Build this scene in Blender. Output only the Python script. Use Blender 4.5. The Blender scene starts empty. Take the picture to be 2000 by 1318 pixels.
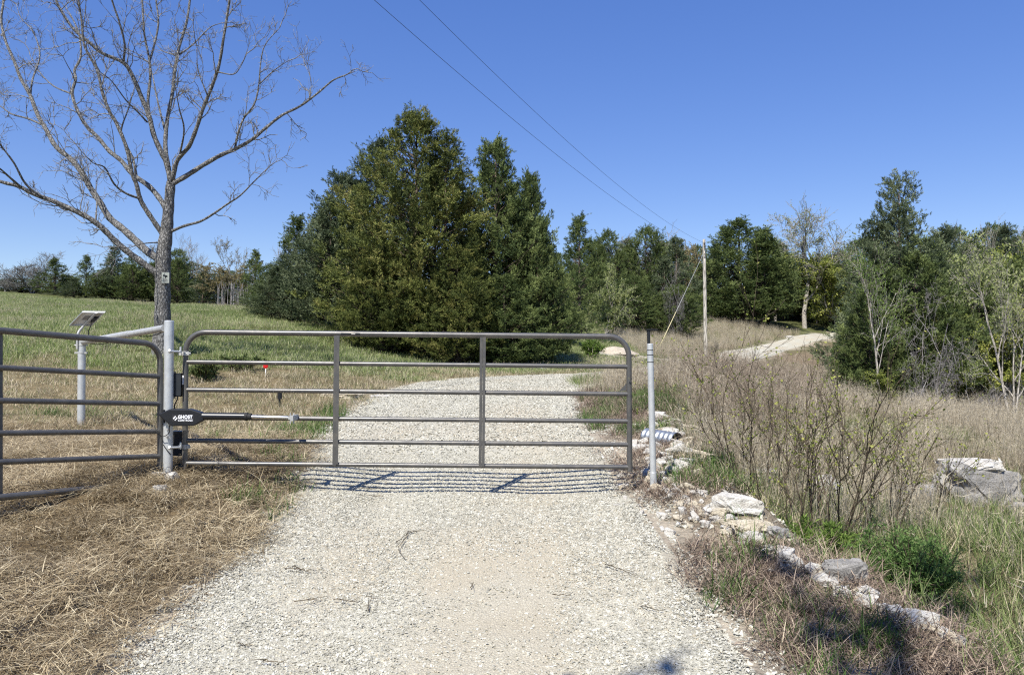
import bpy, bmesh, math, random
import numpy as np
from mathutils import Vector, Matrix

# ------------------------------------------------------------------ camera, sky, sun, exposure
scene = bpy.context.scene
COL = scene.collection
EYE = 1.6
FPX = 1500.0
PITCH = math.atan((700 - 659) / FPX)
cam_d = bpy.data.cameras.new("camera")
cam = bpy.data.objects.new("camera", cam_d)
COL.objects.link(cam)
cam.location = (0, 0, EYE)
cam.rotation_euler = (math.pi / 2 + PITCH, 0, 0)
cam_d.sensor_fit = 'HORIZONTAL'
cam_d.sensor_width = 36.0
cam_d.lens = 36.0 * FPX / 2000.0
cam_d.clip_end = 3000
cam_d.clip_start = 0.05
scene.camera = cam

SUN_EL = math.radians(54)
SUN_ROT = math.radians(204.8)
world = bpy.data.worlds.new("World")
scene.world = world
world.use_nodes = True
wn = world.node_tree
bg = wn.nodes['Background']
sky = wn.nodes.new('ShaderNodeTexSky')
sky.sky_type = 'NISHITA'
sky.sun_disc = False
sky.sun_elevation = SUN_EL
sky.sun_rotation = SUN_ROT
sky.altitude = 0
sky.air_density = 1.0
sky.dust_density = 0.0
sky.ozone_density = 4.0
hs = wn.nodes.new('ShaderNodeHueSaturation')
hs.inputs['Hue'].default_value = 0.525
hs.inputs['Saturation'].default_value = 1.55
hs.inputs['Value'].default_value = 1.32
gm = wn.nodes.new('ShaderNodeGamma')
gm.inputs['Gamma'].default_value = 0.64
wn.links.new(sky.outputs[0], gm.inputs['Color'])
wn.links.new(gm.outputs[0], hs.inputs['Color'])
wn.links.new(hs.outputs[0], bg.inputs[0])
bg.inputs[1].default_value = 0.14

sun_d = bpy.data.lights.new("sun", 'SUN')
sun_d.energy = 4.9
sun_d.angle = math.radians(0.53)
sun_d.color = (1.0, 0.965, 0.90)
sun = bpy.data.objects.new("sun", sun_d)
COL.objects.link(sun)
TO_SUN = Vector((math.sin(SUN_ROT) * math.cos(SUN_EL), math.cos(SUN_ROT) * math.cos(SUN_EL), math.sin(SUN_EL)))
sun.rotation_euler = TO_SUN.to_track_quat('Z', 'Y').to_euler()
sun.location = TO_SUN * 50

vs = scene.view_settings
vs.view_transform = 'Standard'
vs.look = 'None'
vs.exposure = 0.62
vs.gamma = 1.0
vs.use_curve_mapping = False
scene.cycles.use_denoising = False
scene.cycles.filter_width = 1.2
scene.cycles.max_bounces = 5
scene.cycles.diffuse_bounces = 2
scene.cycles.glossy_bounces = 2
scene.cycles.transmission_bounces = 3

# ------------------------------------------------------------------ helpers
RNG = np.random.default_rng(7)


def px(u, v, d):
    """world point seen at photo pixel (u, v) standing d metres ahead"""
    a = (u - 1000.0) / FPX
    b = (659.0 - v) / FPX
    yy = math.cos(PITCH) - b * math.sin(PITCH)
    zz = math.sin(PITCH) + b * math.cos(PITCH)
    k = d / yy
    return Vector((a * k, d, EYE + zz * k))


def hash2(ix, iy, seed):
    n = (ix.astype(np.int64) * 374761393 + iy.astype(np.int64) * 668265263 + seed * 1442695041) & 0x7fffffff
    n = ((n ^ (n >> 13)) * 1274126177) & 0x7fffffff
    n = n ^ (n >> 16)
    return (n & 0xffff) / 65535.0


def vnoise(x, y, seed=0):
    x = np.asarray(x, float); y = np.asarray(y, float)
    ix = np.floor(x); iy = np.floor(y)
    fx = x - ix; fy = y - iy
    fx = fx * fx * (3 - 2 * fx); fy = fy * fy * (3 - 2 * fy)
    a = hash2(ix, iy, seed); b = hash2(ix + 1, iy, seed)
    c = hash2(ix, iy + 1, seed); d = hash2(ix + 1, iy + 1, seed)
    return (a * (1 - fx) + b * fx) * (1 - fy) + (c * (1 - fx) + d * fx) * fy


def fbm(x, y, seed=0, octv=4):
    t = 0.0; amp = 0.5; s = 0.0
    for o in range(octv):
        t = t + amp * vnoise(np.asarray(x) * 2 ** o, np.asarray(y) * 2 ** o, seed + 17 * o)
        s += amp; amp *= 0.5
    return t / s


def sstep(a, b, x):
    t = np.clip((np.asarray(x, float) - a) / (b - a), 0, 1)
    return t * t * (3 - 2 * t)


def mesh_np(name, V, F, mat=None, smooth=False, pattr=None):
    """V (n,3); F (m,k) or a list of such arrays"""
    me = bpy.data.meshes.new(name)
    Fl = F if isinstance(F, list) else [F]
    Fl = [np.asarray(f, np.int32) for f in Fl if len(f)]
    V = np.asarray(V, np.float32)
    me.vertices.add(len(V))
    me.vertices.foreach_set('co', V.ravel())
    idx = np.concatenate([f.ravel() for f in Fl])
    tot = np.concatenate([np.full(len(f), f.shape[1], np.int32) for f in Fl])
    st = np.concatenate([[0], np.cumsum(tot)[:-1]]).astype(np.int32)
    me.loops.add(len(idx))
    me.loops.foreach_set('vertex_index', idx)
    me.polygons.add(len(tot))
    me.polygons.foreach_set('loop_start', st)
    me.polygons.foreach_set('loop_total', tot)
    if smooth:
        me.polygons.foreach_set('use_smooth', np.ones(len(tot), bool))
    if pattr:
        for k, a in pattr.items():
            a = np.asarray(a, np.float32)
            if a.ndim == 1:
                at = me.attributes.new(k, 'FLOAT', 'POINT')
                at.data.foreach_set('value', a)
            else:
                at = me.attributes.new(k, 'FLOAT_COLOR', 'POINT')
                at.data.foreach_set('color', np.concatenate([a, np.ones((len(a), 1), np.float32)], 1).ravel())
    me.update(calc_edges=True)
    me.validate()
    if mat:
        me.materials.append(mat)
    return me


def link(name, me, parent=None, loc=None):
    o = bpy.data.objects.new(name, me)
    COL.objects.link(o)
    if parent is not None:
        o.parent = parent
    if loc is not None:
        o.location = loc
    return o


def tag(o, label=None, cat=None, group=None, kind=None):
    if label: o['label'] = label
    if cat: o['category'] = cat
    if group: o['group'] = group
    if kind: o['kind'] = kind
    return o


def thing(name, label, cat, loc=(0, 0, 0), rz=0.0, group=None):
    o = bpy.data.objects.new(name, None)
    COL.objects.link(o)
    o.location = loc
    o.rotation_euler = (0, 0, rz)
    o.empty_display_size = 0.1
    return tag(o, label, cat, group)


class MB:
    """collects shapes for one mesh"""
    def __init__(s):
        s.V = []; s.Q = []; s.T = []; s.N = []; s.n = 0

    def add(s, V, Q=(), T=()):
        V = np.asarray(V, float)
        s.V.append(V)
        if len(Q): s.Q.append(np.asarray(Q, int) + s.n)
        if len(T): s.T.append(np.asarray(T, int) + s.n)
        s.n += len(V)
        return s

    def poly(s, V, F):
        V = np.asarray(V, float)
        s.V.append(V)
        for f in F:
            s.N.append([i + s.n for i in f])
        s.n += len(V)
        return s

    def tube(s, P, R, sides=10, cap=True):
        P = np.asarray([tuple(p) for p in P], float)
        n = len(P)
        R = np.full(n, R, float) if np.isscalar(R) else np.asarray(R, float)
        T = np.gradient(P, axis=0)
        T /= np.maximum(np.linalg.norm(T, axis=1, keepdims=True), 1e-9)
        ref = np.array([0, 0, 1.0]) if abs(T[0][2]) < 0.9 else np.array([1.0, 0, 0])
        a = np.arange(sides) * 2 * math.pi / sides
        out = []
        u = np.cross(T[0], ref); u /= np.linalg.norm(u)
        for i in range(n):
            u = u - T[i] * u.dot(T[i]); u /= max(np.linalg.norm(u), 1e-9)
            w = np.cross(T[i], u)
            out.append(P[i] + R[i] * (np.cos(a)[:, None] * u + np.sin(a)[:, None] * w))
        V = np.concatenate(out)
        i = np.arange(sides); j = (i + 1) % sides
        Q = np.concatenate([np.stack([k * sides + i, k * sides + j, (k + 1) * sides + j, (k + 1) * sides + i], 1) for k in range(n - 1)])
        base = s.n
        s.add(V, Q)
        if cap:
            s.N.append([base + q for q in range(sides)][::-1])
            s.N.append([base + (n - 1) * sides + q for q in range(sides)])
        return s

    def box(s, c, h, M=None):
        V = np.array([[x, y, z] for x in (-1, 1) for y in (-1, 1) for z in (-1, 1)], float) * np.asarray(h, float)
        if M is not None:
            V = V @ np.asarray(M, float).T
        V = V + np.asarray(tuple(c), float)
        return s.add(V, [[0, 1, 3, 2], [4, 6, 7, 5], [0, 4, 5, 1], [2, 3, 7, 6], [0, 2, 6, 4], [1, 5, 7, 3]])

    def prism(s, outline, y0, y1, bevel=0.0):
        """outline: (x, z) list; extruded along y"""
        n = len(outline)
        A = [(x, y0, z) for x, z in outline]; B = [(x, y1, z) for x, z in outline]
        F = [list(range(n)), list(range(2 * n - 1, n - 1, -1))]
        for i in range(n):
            j = (i + 1) % n
            F.append([j, i, n + i, n + j])
        return s.poly(A + B, F)

    def mesh(s, name, mat, smooth=False, pattr=None, angle=None):
        V = np.concatenate(s.V)
        me = bpy.data.meshes.new(name)
        fl = []
        for q in s.Q: fl += q.tolist()
        for t in s.T: fl += t.tolist()
        fl += s.N
        me.from_pydata(V.tolist(), [], fl)
        if smooth:
            me.polygons.foreach_set('use_smooth', np.ones(len(me.polygons), bool))
            if angle:
                me.set_sharp_from_angle(angle=math.radians(angle))
        me.update()
        if mat: me.materials.append(mat)
        return me

    def build(s, name, mat, parent=None, smooth=False, angle=None):
        return link(name, s.mesh(name, mat, smooth, angle=angle), parent)


# ------------------------------------------------------------------ materials
def newmat(name):
    m = bpy.data.materials.new(name)
    m.use_nodes = True
    nt = m.node_tree
    for n in list(nt.nodes):
        nt.nodes.remove(n)
    out = nt.nodes.new('ShaderNodeOutputMaterial')
    b = nt.nodes.new('ShaderNodeBsdfPrincipled')
    nt.links.new(b.outputs[0], out.inputs[0])
    b.inputs['Specular IOR Level'].default_value = 0.3
    return m, nt, b, out


def nd(nt, t, **kw):
    n = nt.nodes.new(t)
    for k, v in kw.items():
        if k in n.inputs.keys():
            n.inputs[k].default_value = v
        else:
            setattr(n, k, v)
    return n


def ramp(nt, fac, stops):
    r = nt.nodes.new('ShaderNodeValToRGB')
    el = r.color_ramp.elements
    while len(el) < len(stops):
        el.new(0.5)
    for e, (p, c) in zip(el, stops):
        e.position = p
        e.color = (c[0], c[1], c[2], 1)
    if fac is not None:
        nt.links.new(fac, r.inputs[0])
    return r


def objcoord(nt, scale=(1, 1, 1), world_space=False):
    if world_space:
        g = nt.nodes.new('ShaderNodeNewGeometry'); o = g.outputs['Position']
    else:
        g = nt.nodes.new('ShaderNodeTexCoord'); o = g.outputs['Object']
    m = nt.nodes.new('ShaderNodeMapping')
    m.inputs['Scale'].default_value = scale
    nt.links.new(o, m.inputs[0])
    return m.outputs[0]


def noise(nt, vec, scale, detail=4, rough=0.55):
    n = nt.nodes.new('ShaderNodeTexNoise')
    n.inputs['Scale'].default_value = scale
    n.inputs['Detail'].default_value = detail
    n.inputs['Roughness'].default_value = rough
    if vec is not None:
        nt.links.new(vec, n.inputs['Vector'])
    return n.outputs['Fac']


def mixc(nt, fac, a, b, mode='MIX'):
    m = nt.nodes.new('ShaderNodeMix')
    m.data_type = 'RGBA'; m.blend_type = mode
    if isinstance(fac, (int, float)): m.inputs[0].default_value = fac
    else: nt.links.new(fac, m.inputs[0])
    for s, v in ((6, a), (7, b)):
        if isinstance(v, tuple): m.inputs[s].default_value = (*v, 1)
        else: nt.links.new(v, m.inputs[s])
    return m.outputs[2]


def bump(nt, b, h, strength, dist):
    n = nt.nodes.new('ShaderNodeBump')
    n.inputs['Strength'].default_value = strength
    n.inputs['Distance'].default_value = dist
    nt.links.new(h, n.inputs['Height'])
    nt.links.new(n.outputs[0], b.inputs['Normal'])
    return n


def blade_mat(name, stops, patch=None, transl=0.25, rough=0.75, patch_scale=0.6):
    """leaf / blade material: colour from the per-blade attribute 'rnd', patches from world noise"""
    m, nt, b, out = newmat(name)
    at = nd(nt, 'ShaderNodeAttribute', attribute_name='rnd')
    wv = objcoord(nt, world_space=True)
    n = noise(nt, wv, patch_scale, 3)
    ad = nd(nt, 'ShaderNodeMath', operation='MULTIPLY_ADD')
    nt.links.new(n, ad.inputs[0]); ad.inputs[1].default_value = 0.9
    mm = nd(nt, 'ShaderNodeMath', operation='SUBTRACT'); mm.inputs[1].default_value = 0.45
    nt.links.new(at.outputs['Fac'], mm.inputs[0])
    nt.links.new(mm.outputs[0], ad.inputs[2])
    c = ramp(nt, ad.outputs[0], stops).outputs[0]
    nt.links.new(c, b.inputs['Base Color'])
    b.inputs['Roughness'].default_value = rough
    b.inputs['Specular IOR Level'].default_value = 0.2
    if transl > 0:
        t = nd(nt, 'ShaderNodeBsdfTranslucent')
        nt.links.new(c, t.inputs[0])
        mx = nd(nt, 'ShaderNodeMixShader'); mx.inputs[0].default_value = transl
        nt.links.new(b.outputs[0], mx.inputs[1]); nt.links.new(t.outputs[0], mx.inputs[2])
        nt.links.new(mx.outputs[0], out.inputs[0])
    return m


def bark_mat(name, c1, c2, c3=None, sc=(9, 9, 2.2), bs=0.9, bd=0.02, mul=1.0):
    m, nt, b, out = newmat(name)
    v = objcoord(nt, sc, world_space=True)
    n1 = noise(nt, v, 2.6 * mul, 6, 0.7)
    vo = nd(nt, 'ShaderNodeTexVoronoi', feature='DISTANCE_TO_EDGE', Scale=2.0 * mul)
    nt.links.new(v, vo.inputs['Vector'])
    stops = [(0.32, c1), (0.5, c2), (0.68, c3 or c2)]
    c = ramp(nt, n1, stops).outputs[0]
    cr = ramp(nt, vo.outputs[0], [(0.0, (0.35, 0.35, 0.35)), (0.18, (1, 1, 1))]).outputs[0]
    c = mixc(nt, 1.0, c, cr, 'MULTIPLY')
    nt.links.new(c, b.inputs['Base Color'])
    b.inputs['Roughness'].default_value = 0.9
    h = nd(nt, 'ShaderNodeMath', operation='ADD')
    nt.links.new(n1, h.inputs[0]); nt.links.new(vo.outputs[0], h.inputs[1])
    bump(nt, b, h.outputs[0], bs, bd)
    return m


def metal_mat(name, col, col2, rough=0.4, metallic=0.8, scale=14, grime=0.35):
    m, nt, b, out = newmat(name)
    v = objcoord(nt)
    n1 = noise(nt, v, scale, 5, 0.65)
    n2 = noise(nt, v, scale * 6, 3)
    c = ramp(nt, n1, [(0.3, col2), (0.62, col)]).outputs[0]
    nt.links.new(c, b.inputs['Base Color'])
    b.inputs['Metallic'].default_value = metallic
    r = nd(nt, 'ShaderNodeMapRange'); nt.links.new(n1, r.inputs[0])
    r.inputs[3].default_value = rough + grime * 0.5; r.inputs[4].default_value = rough - 0.08
    nt.links.new(r.outputs[0], b.inputs['Roughness'])
    b.inputs['Specular IOR Level'].default_value = 0.5
    bump(nt, b, n2, 0.12, 0.002)
    return m


def plain_mat(name, col, rough=0.5, metallic=0.0, spec=0.4, var=0.15, scale=20):
    m, nt, b, out = newmat(name)
    v = objcoord(nt)
    n1 = noise(nt, v, scale, 4)
    lo = tuple(x * (1 - var) for x in col); hi = tuple(min(1, x * (1 + var)) for x in col)
    nt.links.new(ramp(nt, n1, [(0.3, lo), (0.7, hi)]).outputs[0], b.inputs['Base Color'])
    b.inputs['Roughness'].default_value = rough
    b.inputs['Metallic'].default_value = metallic
    b.inputs['Specular IOR Level'].default_value = spec
    return m


def stone_mat(name, stops, sc=3.0, bd=0.02, world_space=True, fine=75):
    m, nt, b, out = newmat(name)
    v = objcoord(nt, world_space=world_space)
    n1 = noise(nt, objcoord(nt, (1, 1, 3.2), world_space=world_space), sc, 7, 0.7)
    n2 = noise(nt, v, fine, 5, 0.7)
    c = ramp(nt, n1, stops).outputs[0]
    d = ramp(nt, n2, [(0.32, (0.38, 0.36, 0.33)), (0.52, (1, 1, 1))]).outputs[0]
    c = mixc(nt, 0.75, c, d, 'MULTIPLY')
    nt.links.new(c, b.inputs['Base Color'])
    b.inputs['Roughness'].default_value = 0.92
    h = nd(nt, 'ShaderNodeMath', operation='ADD')
    nt.links.new(n1, h.inputs[0]); nt.links.new(n2, h.inputs[1])
    bump(nt, b, h.outputs[0], 0.7, bd)
    return m


M = {}
M['green_grass'] = blade_mat('green_grass', [(0.05, (0.13, 0.19, 0.045)), (0.35, (0.22, 0.285, 0.09)), (0.6, (0.33, 0.36, 0.16)), (0.9, (0.50, 0.48, 0.29))], transl=0.4, patch_scale=.35)
M['lush_grass'] = blade_mat('lush_grass', [(0.1, (0.04, 0.085, 0.018)), (0.5, (0.085, 0.16, 0.035)), (0.9, (0.17, 0.25, 0.07))], transl=0.35)
M['draw_green'] = blade_mat('draw_green', [(0.1, (0.08, 0.13, 0.03)), (0.5, (0.17, 0.23, 0.07)), (0.9, (0.32, 0.36, 0.15))], transl=0.4, patch_scale=.9)
M['mixed_grass'] = blade_mat('mixed_grass', [(0.1, (0.15, 0.18, 0.07)), (0.35, (0.30, 0.28, 0.15)), (0.6, (0.46, 0.39, 0.25)), (0.9, (0.60, 0.51, 0.36))], transl=0.3)
M['hay'] = blade_mat('hay', [(0.05, (0.13, 0.095, 0.055)), (0.35, (0.27, 0.205, 0.12)), (0.65, (0.43, 0.345, 0.21)), (0.92, (0.64, 0.55, 0.37))], transl=0.2, patch_scale=1.1)
M['tan_grass'] = blade_mat('tan_grass', [(0.1, (0.20, 0.165, 0.11)), (0.4, (0.36, 0.305, 0.21)), (0.65, (0.49, 0.42, 0.30)), (0.9, (0.62, 0.545, 0.40))], transl=0.3)
M['brush_stem'] = blade_mat('brush_stem', [(0.1, (0.10, 0.075, 0.05)), (0.5, (0.20, 0.155, 0.11)), (0.9, (0.33, 0.27, 0.20))], transl=0.0)
M['brown_litter'] = blade_mat('brown_litter', [(0.1, (0.10, 0.07, 0.05)), (0.5, (0.22, 0.16, 0.12)), (0.9, (0.38, 0.30, 0.22))], transl=0.15, patch_scale=2.0)
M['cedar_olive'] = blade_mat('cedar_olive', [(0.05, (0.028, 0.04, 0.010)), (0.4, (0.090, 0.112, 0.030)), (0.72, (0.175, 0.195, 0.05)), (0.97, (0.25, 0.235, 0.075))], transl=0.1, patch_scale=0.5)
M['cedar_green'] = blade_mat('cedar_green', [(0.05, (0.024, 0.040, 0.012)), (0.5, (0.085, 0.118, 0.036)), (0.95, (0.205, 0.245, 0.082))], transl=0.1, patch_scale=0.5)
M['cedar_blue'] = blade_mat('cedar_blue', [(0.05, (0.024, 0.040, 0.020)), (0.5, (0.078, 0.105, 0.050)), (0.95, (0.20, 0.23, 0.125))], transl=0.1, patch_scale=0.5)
M['leaf_yellow'] = blade_mat('leaf_yellow', [(0.1, (0.15, 0.19, 0.035)), (0.5, (0.27, 0.31, 0.06)), (0.9, (0.42, 0.42, 0.12))], transl=0.4)
M['leaf_tan'] = blade_mat('leaf_tan', [(0.1, (0.16, 0.13, 0.06)), (0.5, (0.27, 0.22, 0.10)), (0.9, (0.38, 0.33, 0.16))], transl=0.4)
M['leaf_pale'] = blade_mat('leaf_pale', [(0.1, (0.15, 0.19, 0.06)), (0.5, (0.26, 0.30, 0.105)), (0.9, (0.39, 0.42, 0.18))], transl=0.4)
M['leaf_fresh'] = blade_mat('leaf_fresh', [(0.1, (0.05, 0.10, 0.022)), (0.5, (0.10, 0.18, 0.045)), (0.9, (0.19, 0.28, 0.09))], transl=0.35)
M['leaf_bright'] = blade_mat('leaf_bright', [(0.1, (0.07, 0.13, 0.02)), (0.5, (0.13, 0.21, 0.04)), (0.9, (0.22, 0.30, 0.07))], transl=0.4)
M['bark_scaly'] = bark_mat('bark_scaly', (0.06, 0.057, 0.052), (0.20, 0.193, 0.178), (0.46, 0.45, 0.42), sc=(11, 11, 5.5), bd=0.035)
M['bark_cedar'] = bark_mat('bark_cedar', (0.08, 0.055, 0.04), (0.16, 0.12, 0.09), (0.24, 0.20, 0.16))
M['bark_grey'] = bark_mat('bark_grey', (0.18, 0.17, 0.155), (0.28, 0.27, 0.25), (0.42, 0.41, 0.385))
M['bark_white'] = bark_mat('bark_white', (0.24, 0.21, 0.17), (0.42, 0.38, 0.32), (0.6, 0.56, 0.49), bs=0.4)
M['bark_twig'] = bark_mat('bark_twig', (0.07, 0.05, 0.035), (0.12, 0.09, 0.06), (0.2, 0.17, 0.10), bs=0.2)
M['bark_dead'] = bark_mat('bark_dead', (0.20, 0.18, 0.165), (0.30, 0.275, 0.26), (0.42, 0.40, 0.38), bs=0.2)
M['gate_paint'] = metal_mat('gate_paint', (0.115, 0.112, 0.105), (0.085, 0.082, 0.078), rough=0.36, metallic=0.35, grime=0.2)
nt_ = M['gate_paint'].node_tree
bs_ = [q for q in nt_.nodes if q.type == 'BSDF_PRINCIPLED'][0]
src_ = bs_.inputs['Base Color'].links[0].from_socket
wv_ = objcoord(nt_, (1, 1, 1), world_space=True)
du_ = ramp(nt_, noise(nt_, wv_, 7.0, 8, .75), [(0.48, (0, 0, 0)), (0.72, (.55, .55, .55))]).outputs[0]
nt_.links.new(mixc(nt_, du_, src_, (0.22, 0.195, 0.155)), bs_.inputs['Base Color'])
ru_ = ramp(nt_, noise(nt_, wv_, 23.0, 6, .7), [(0.66, (0, 0, 0)), (0.74, (.6, .6, .6))]).outputs[0]
nt_.links.new(mixc(nt_, ru_, bs_.inputs['Base Color'].links[0].from_socket, (0.13, 0.07, 0.04)), bs_.inputs['Base Color'])
M['galvanized'] = metal_mat('galvanized', (0.62, 0.63, 0.61), (0.48, 0.49, 0.48), rough=0.36, metallic=0.45)
M['galv_dull'] = metal_mat('galv_dull', (0.48, 0.48, 0.45), (0.34, 0.34, 0.33), rough=0.5, metallic=0.3)
M['culvert'] = metal_mat('culvert', (0.42, 0.45, 0.47), (0.28, 0.30, 0.31), rough=0.38, metallic=0.75)
M['chrome'] = metal_mat('chrome', (0.8, 0.8, 0.8), (0.6, 0.6, 0.6), rough=0.25, metallic=1.0)
M['black_plastic'] = plain_mat('black_plastic', (0.012, 0.013, 0.015), 0.35, spec=0.5)
M['black_rubber'] = plain_mat('black_rubber', (0.014, 0.014, 0.014), 0.7)
M['white_print'] = plain_mat('white_print', (0.85, 0.86, 0.86), 0.6, var=0.02)
M['red_plastic'] = plain_mat('red_plastic', (0.55, 0.012, 0.012), 0.4, var=0.05)
M['panel_back'] = plain_mat('panel_back', (0.55, 0.53, 0.48), 0.6, var=0.08)
M['solar_cell'] = plain_mat('solar_cell', (0.012, 0.015, 0.03), 0.12, spec=0.6)
M['pole_wood'] = bark_mat('pole_wood', (0.48, 0.43, 0.35), (0.60, 0.55, 0.455), (0.68, 0.63, 0.54), sc=(5, 5, 0.6), bs=0.3)
M['yellow_guard'] = plain_mat('yellow_guard', (0.58, 0.51, 0.28), 0.5)
M['wire'] = plain_mat('wire', (0.03, 0.032, 0.035), 0.5)
M['porcelain'] = plain_mat('porcelain', (0.08, 0.06, 0.05), 0.25, spec=0.5)
M['limestone'] = stone_mat('limestone', [(0.3, (0.40, 0.36, 0.29)), (0.5, (0.60, 0.57, 0.50)), (0.7, (0.70, 0.68, 0.63))], sc=7, bd=.03)
M['limestone_tan'] = stone_mat('limestone_tan', [(0.3, (0.40, 0.34, 0.24)), (0.5, (0.56, 0.49, 0.36)), (0.7, (0.66, 0.61, 0.5))], sc=6, bd=.03)
M['limestone_grey'] = stone_mat('limestone_grey', [(0.3, (0.18, 0.17, 0.15)), (0.5, (0.34, 0.325, 0.295)), (0.7, (0.50, 0.48, 0.44))], sc=4, bd=.03)

# gravel stones
m, nt, b, out = newmat('gravel_stone')
at = nd(nt, 'ShaderNodeObjectInfo')
wv = objcoord(nt, world_space=True)
vo = nd(nt, 'ShaderNodeTexVoronoi', Scale=45.0); nt.links.new(wv, vo.inputs['Vector'])
sx = nd(nt, 'ShaderNodeSeparateColor'); nt.links.new(vo.outputs['Color'], sx.inputs[0])
c = ramp(nt, sx.outputs[0], [(0.0, (0.28, 0.27, 0.225)), (0.25, (0.39, 0.37, 0.30)), (0.6, (0.50, 0.478, 0.39)), (0.9, (0.60, 0.58, 0.495)), (1.0, (0.54, 0.47, 0.34))]).outputs[0]
n2 = noise(nt, wv, 90, 4)
c = mixc(nt, 0.35, c, ramp(nt, n2, [(0.3, (0.5, 0.5, 0.5)), (0.6, (1, 1, 1))]).outputs[0], 'MULTIPLY')
nt.links.new(c, b.inputs['Base Color'])
b.inputs['Roughness'].default_value = 0.9
bump(nt, b, n2, 0.4, 0.004)
M['gravel_stone'] = m

# road sheet: packed crushed limestone with sandy fines where 'fines' is high
m, nt, b, out = newmat('gravel_road')
wv = objcoord(nt, world_space=True)
n1 = noise(nt, wv, 1.3, 5)
n2 = noise(nt, wv, 55, 4, 0.7)
vo = nd(nt, 'ShaderNodeTexVoronoi', Scale=60.0); nt.links.new(wv, vo.inputs['Vector'])
vd = nd(nt, 'ShaderNodeTexVoronoi', feature='DISTANCE_TO_EDGE', Scale=60.0); nt.links.new(wv, vd.inputs['Vector'])
c = ramp(nt, n1, [(0.3, (0.44, 0.42, 0.335)), (0.6, (0.53, 0.51, 0.415))]).outputs[0]
at = nd(nt, 'ShaderNodeAttribute', attribute_name='fines')
c = mixc(nt, at.outputs['Fac'], c, (0.49, 0.437, 0.325))
c = mixc(nt, 0.5, c, ramp(nt, n2, [(0.3, (0.5, 0.48, 0.45)), (0.58, (1, 1, 1))]).outputs[0], 'MULTIPLY')
e = ramp(nt, vd.outputs[0], [(0.0, (0.55, 0.53, 0.5)), (0.12, (1, 1, 1))]).outputs[0]
c = mixc(nt, 0.6, c, e, 'MULTIPLY')
nt.links.new(c, b.inputs['Base Color'])
b.inputs['Roughness'].default_value = 0.95
ad = nd(nt, 'ShaderNodeMath', operation='ADD')
nt.links.new(vd.outputs[0], ad.inputs[0]); nt.links.new(n2, ad.inputs[1])
bump(nt, b, ad.outputs[0], 0.8, 0.012)
M['gravel_road'] = m

# ground: colour of its cover per vertex, broken up by noise
m, nt, b, out = newmat('ground')
at = nd(nt, 'ShaderNodeAttribute', attribute_name='cover')
wv = objcoord(nt, world_space=True)
n1 = noise(nt, wv, 3.0, 6, 0.65)
n2 = noise(nt, wv, 30, 5, 0.7)
c = mixc(nt, 0.8, at.outputs['Color'], ramp(nt, n1, [(0.3, (0.55, 0.52, 0.5)), (0.65, (1.15, 1.12, 1.05))]).outputs[0], 'MULTIPLY')
c = mixc(nt, 0.8, c, ramp(nt, n2, [(0.3, (0.45, 0.43, 0.4)), (0.65, (1.2, 1.15, 1.1))]).outputs[0], 'MULTIPLY')
nt.links.new(c, b.inputs['Base Color'])
b.inputs['Roughness'].default_value = 1.0
b.inputs['Specular IOR Level'].default_value = 0.1
ad = nd(nt, 'ShaderNodeMath', operation='ADD')
nt.links.new(n1, ad.inputs[0]); nt.links.new(n2, ad.inputs[1])
bump(nt, b, ad.outputs[0], 0.8, 0.05)
M['ground'] = m

# ------------------------------------------------------------------ terrain
ROAD = np.array([(-0.30, -12, 1.6), (-0.35, 0, 1.55), (-0.38, 3.76, 1.55), (-0.48, 7.18, 1.52), (-0.75, 10.2, 1.75), (-0.75, 13.5, 1.9), (-0.55, 16.0, 1.9),
                 (0.4, 18.4, 1.8), (2.3, 20.6, 1.7), (4.3, 24.0, 1.6), (6.6, 30, 1.6), (10.3, 40, 1.5), (15.0, 50, 1.2), (22.3, 62, 1.0), (31, 74, 1.0), (40, 84, 2.0), (55, 95, 2.0)], float)


def spline(P, n):
    """Catmull-Rom through the rows of P"""
    P = np.asarray(P, float)
    Q = np.concatenate([[2 * P[0] - P[1]], P, [2 * P[-1] - P[-2]]])
    out = []
    m = len(P) - 1
    for i in range(m):
        p0, p1, p2, p3 = Q[i:i + 4]
        k = max(2, int(n / m))
        for t in np.arange(k) / k:
            out.append(0.5 * ((2 * p1) + (-p0 + p2) * t + (2 * p0 - 5 * p1 + 4 * p2 - p3) * t * t + (-p0 + 3 * p1 - 3 * p2 + p3) * t ** 3))
    out.append(P[-1])
    return np.array(out)


RC = spline(ROAD, 400)
TRACK = spline(np.array([(4.2, 37.5, 0.9), (6.0, 38.6, 1.0), (8.2, 39.8, 1.0), (10.0, 41.0, 1.2)]), 40)


def path_dist(x, y, C):
    x = np.asarray(x, float).ravel(); y = np.asarray(y, float).ravel()
    best = np.full(len(x), 1e9)
    side = np.zeros(len(x))
    for k in range(0, len(x), 20000):
        dx = x[k:k + 20000, None] - C[None, :, 0]; dy = y[k:k + 20000, None] - C[None, :, 1]
        d = np.sqrt(dx * dx + dy * dy)
        i = d.argmin(1)
        r = np.arange(len(i))
        best[k:k + 20000] = d[r, i] - C[i, 2]
        i2 = np.clip(i, 0, len(C) - 2)
        tx = C[i2 + 1, 0] - C[i2, 0]; ty = C[i2 + 1, 1] - C[i2, 1]
        side[k:k + 20000] = np.sign(tx * dy[r, i] - ty * dx[r, i])
    return best, side


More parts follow.
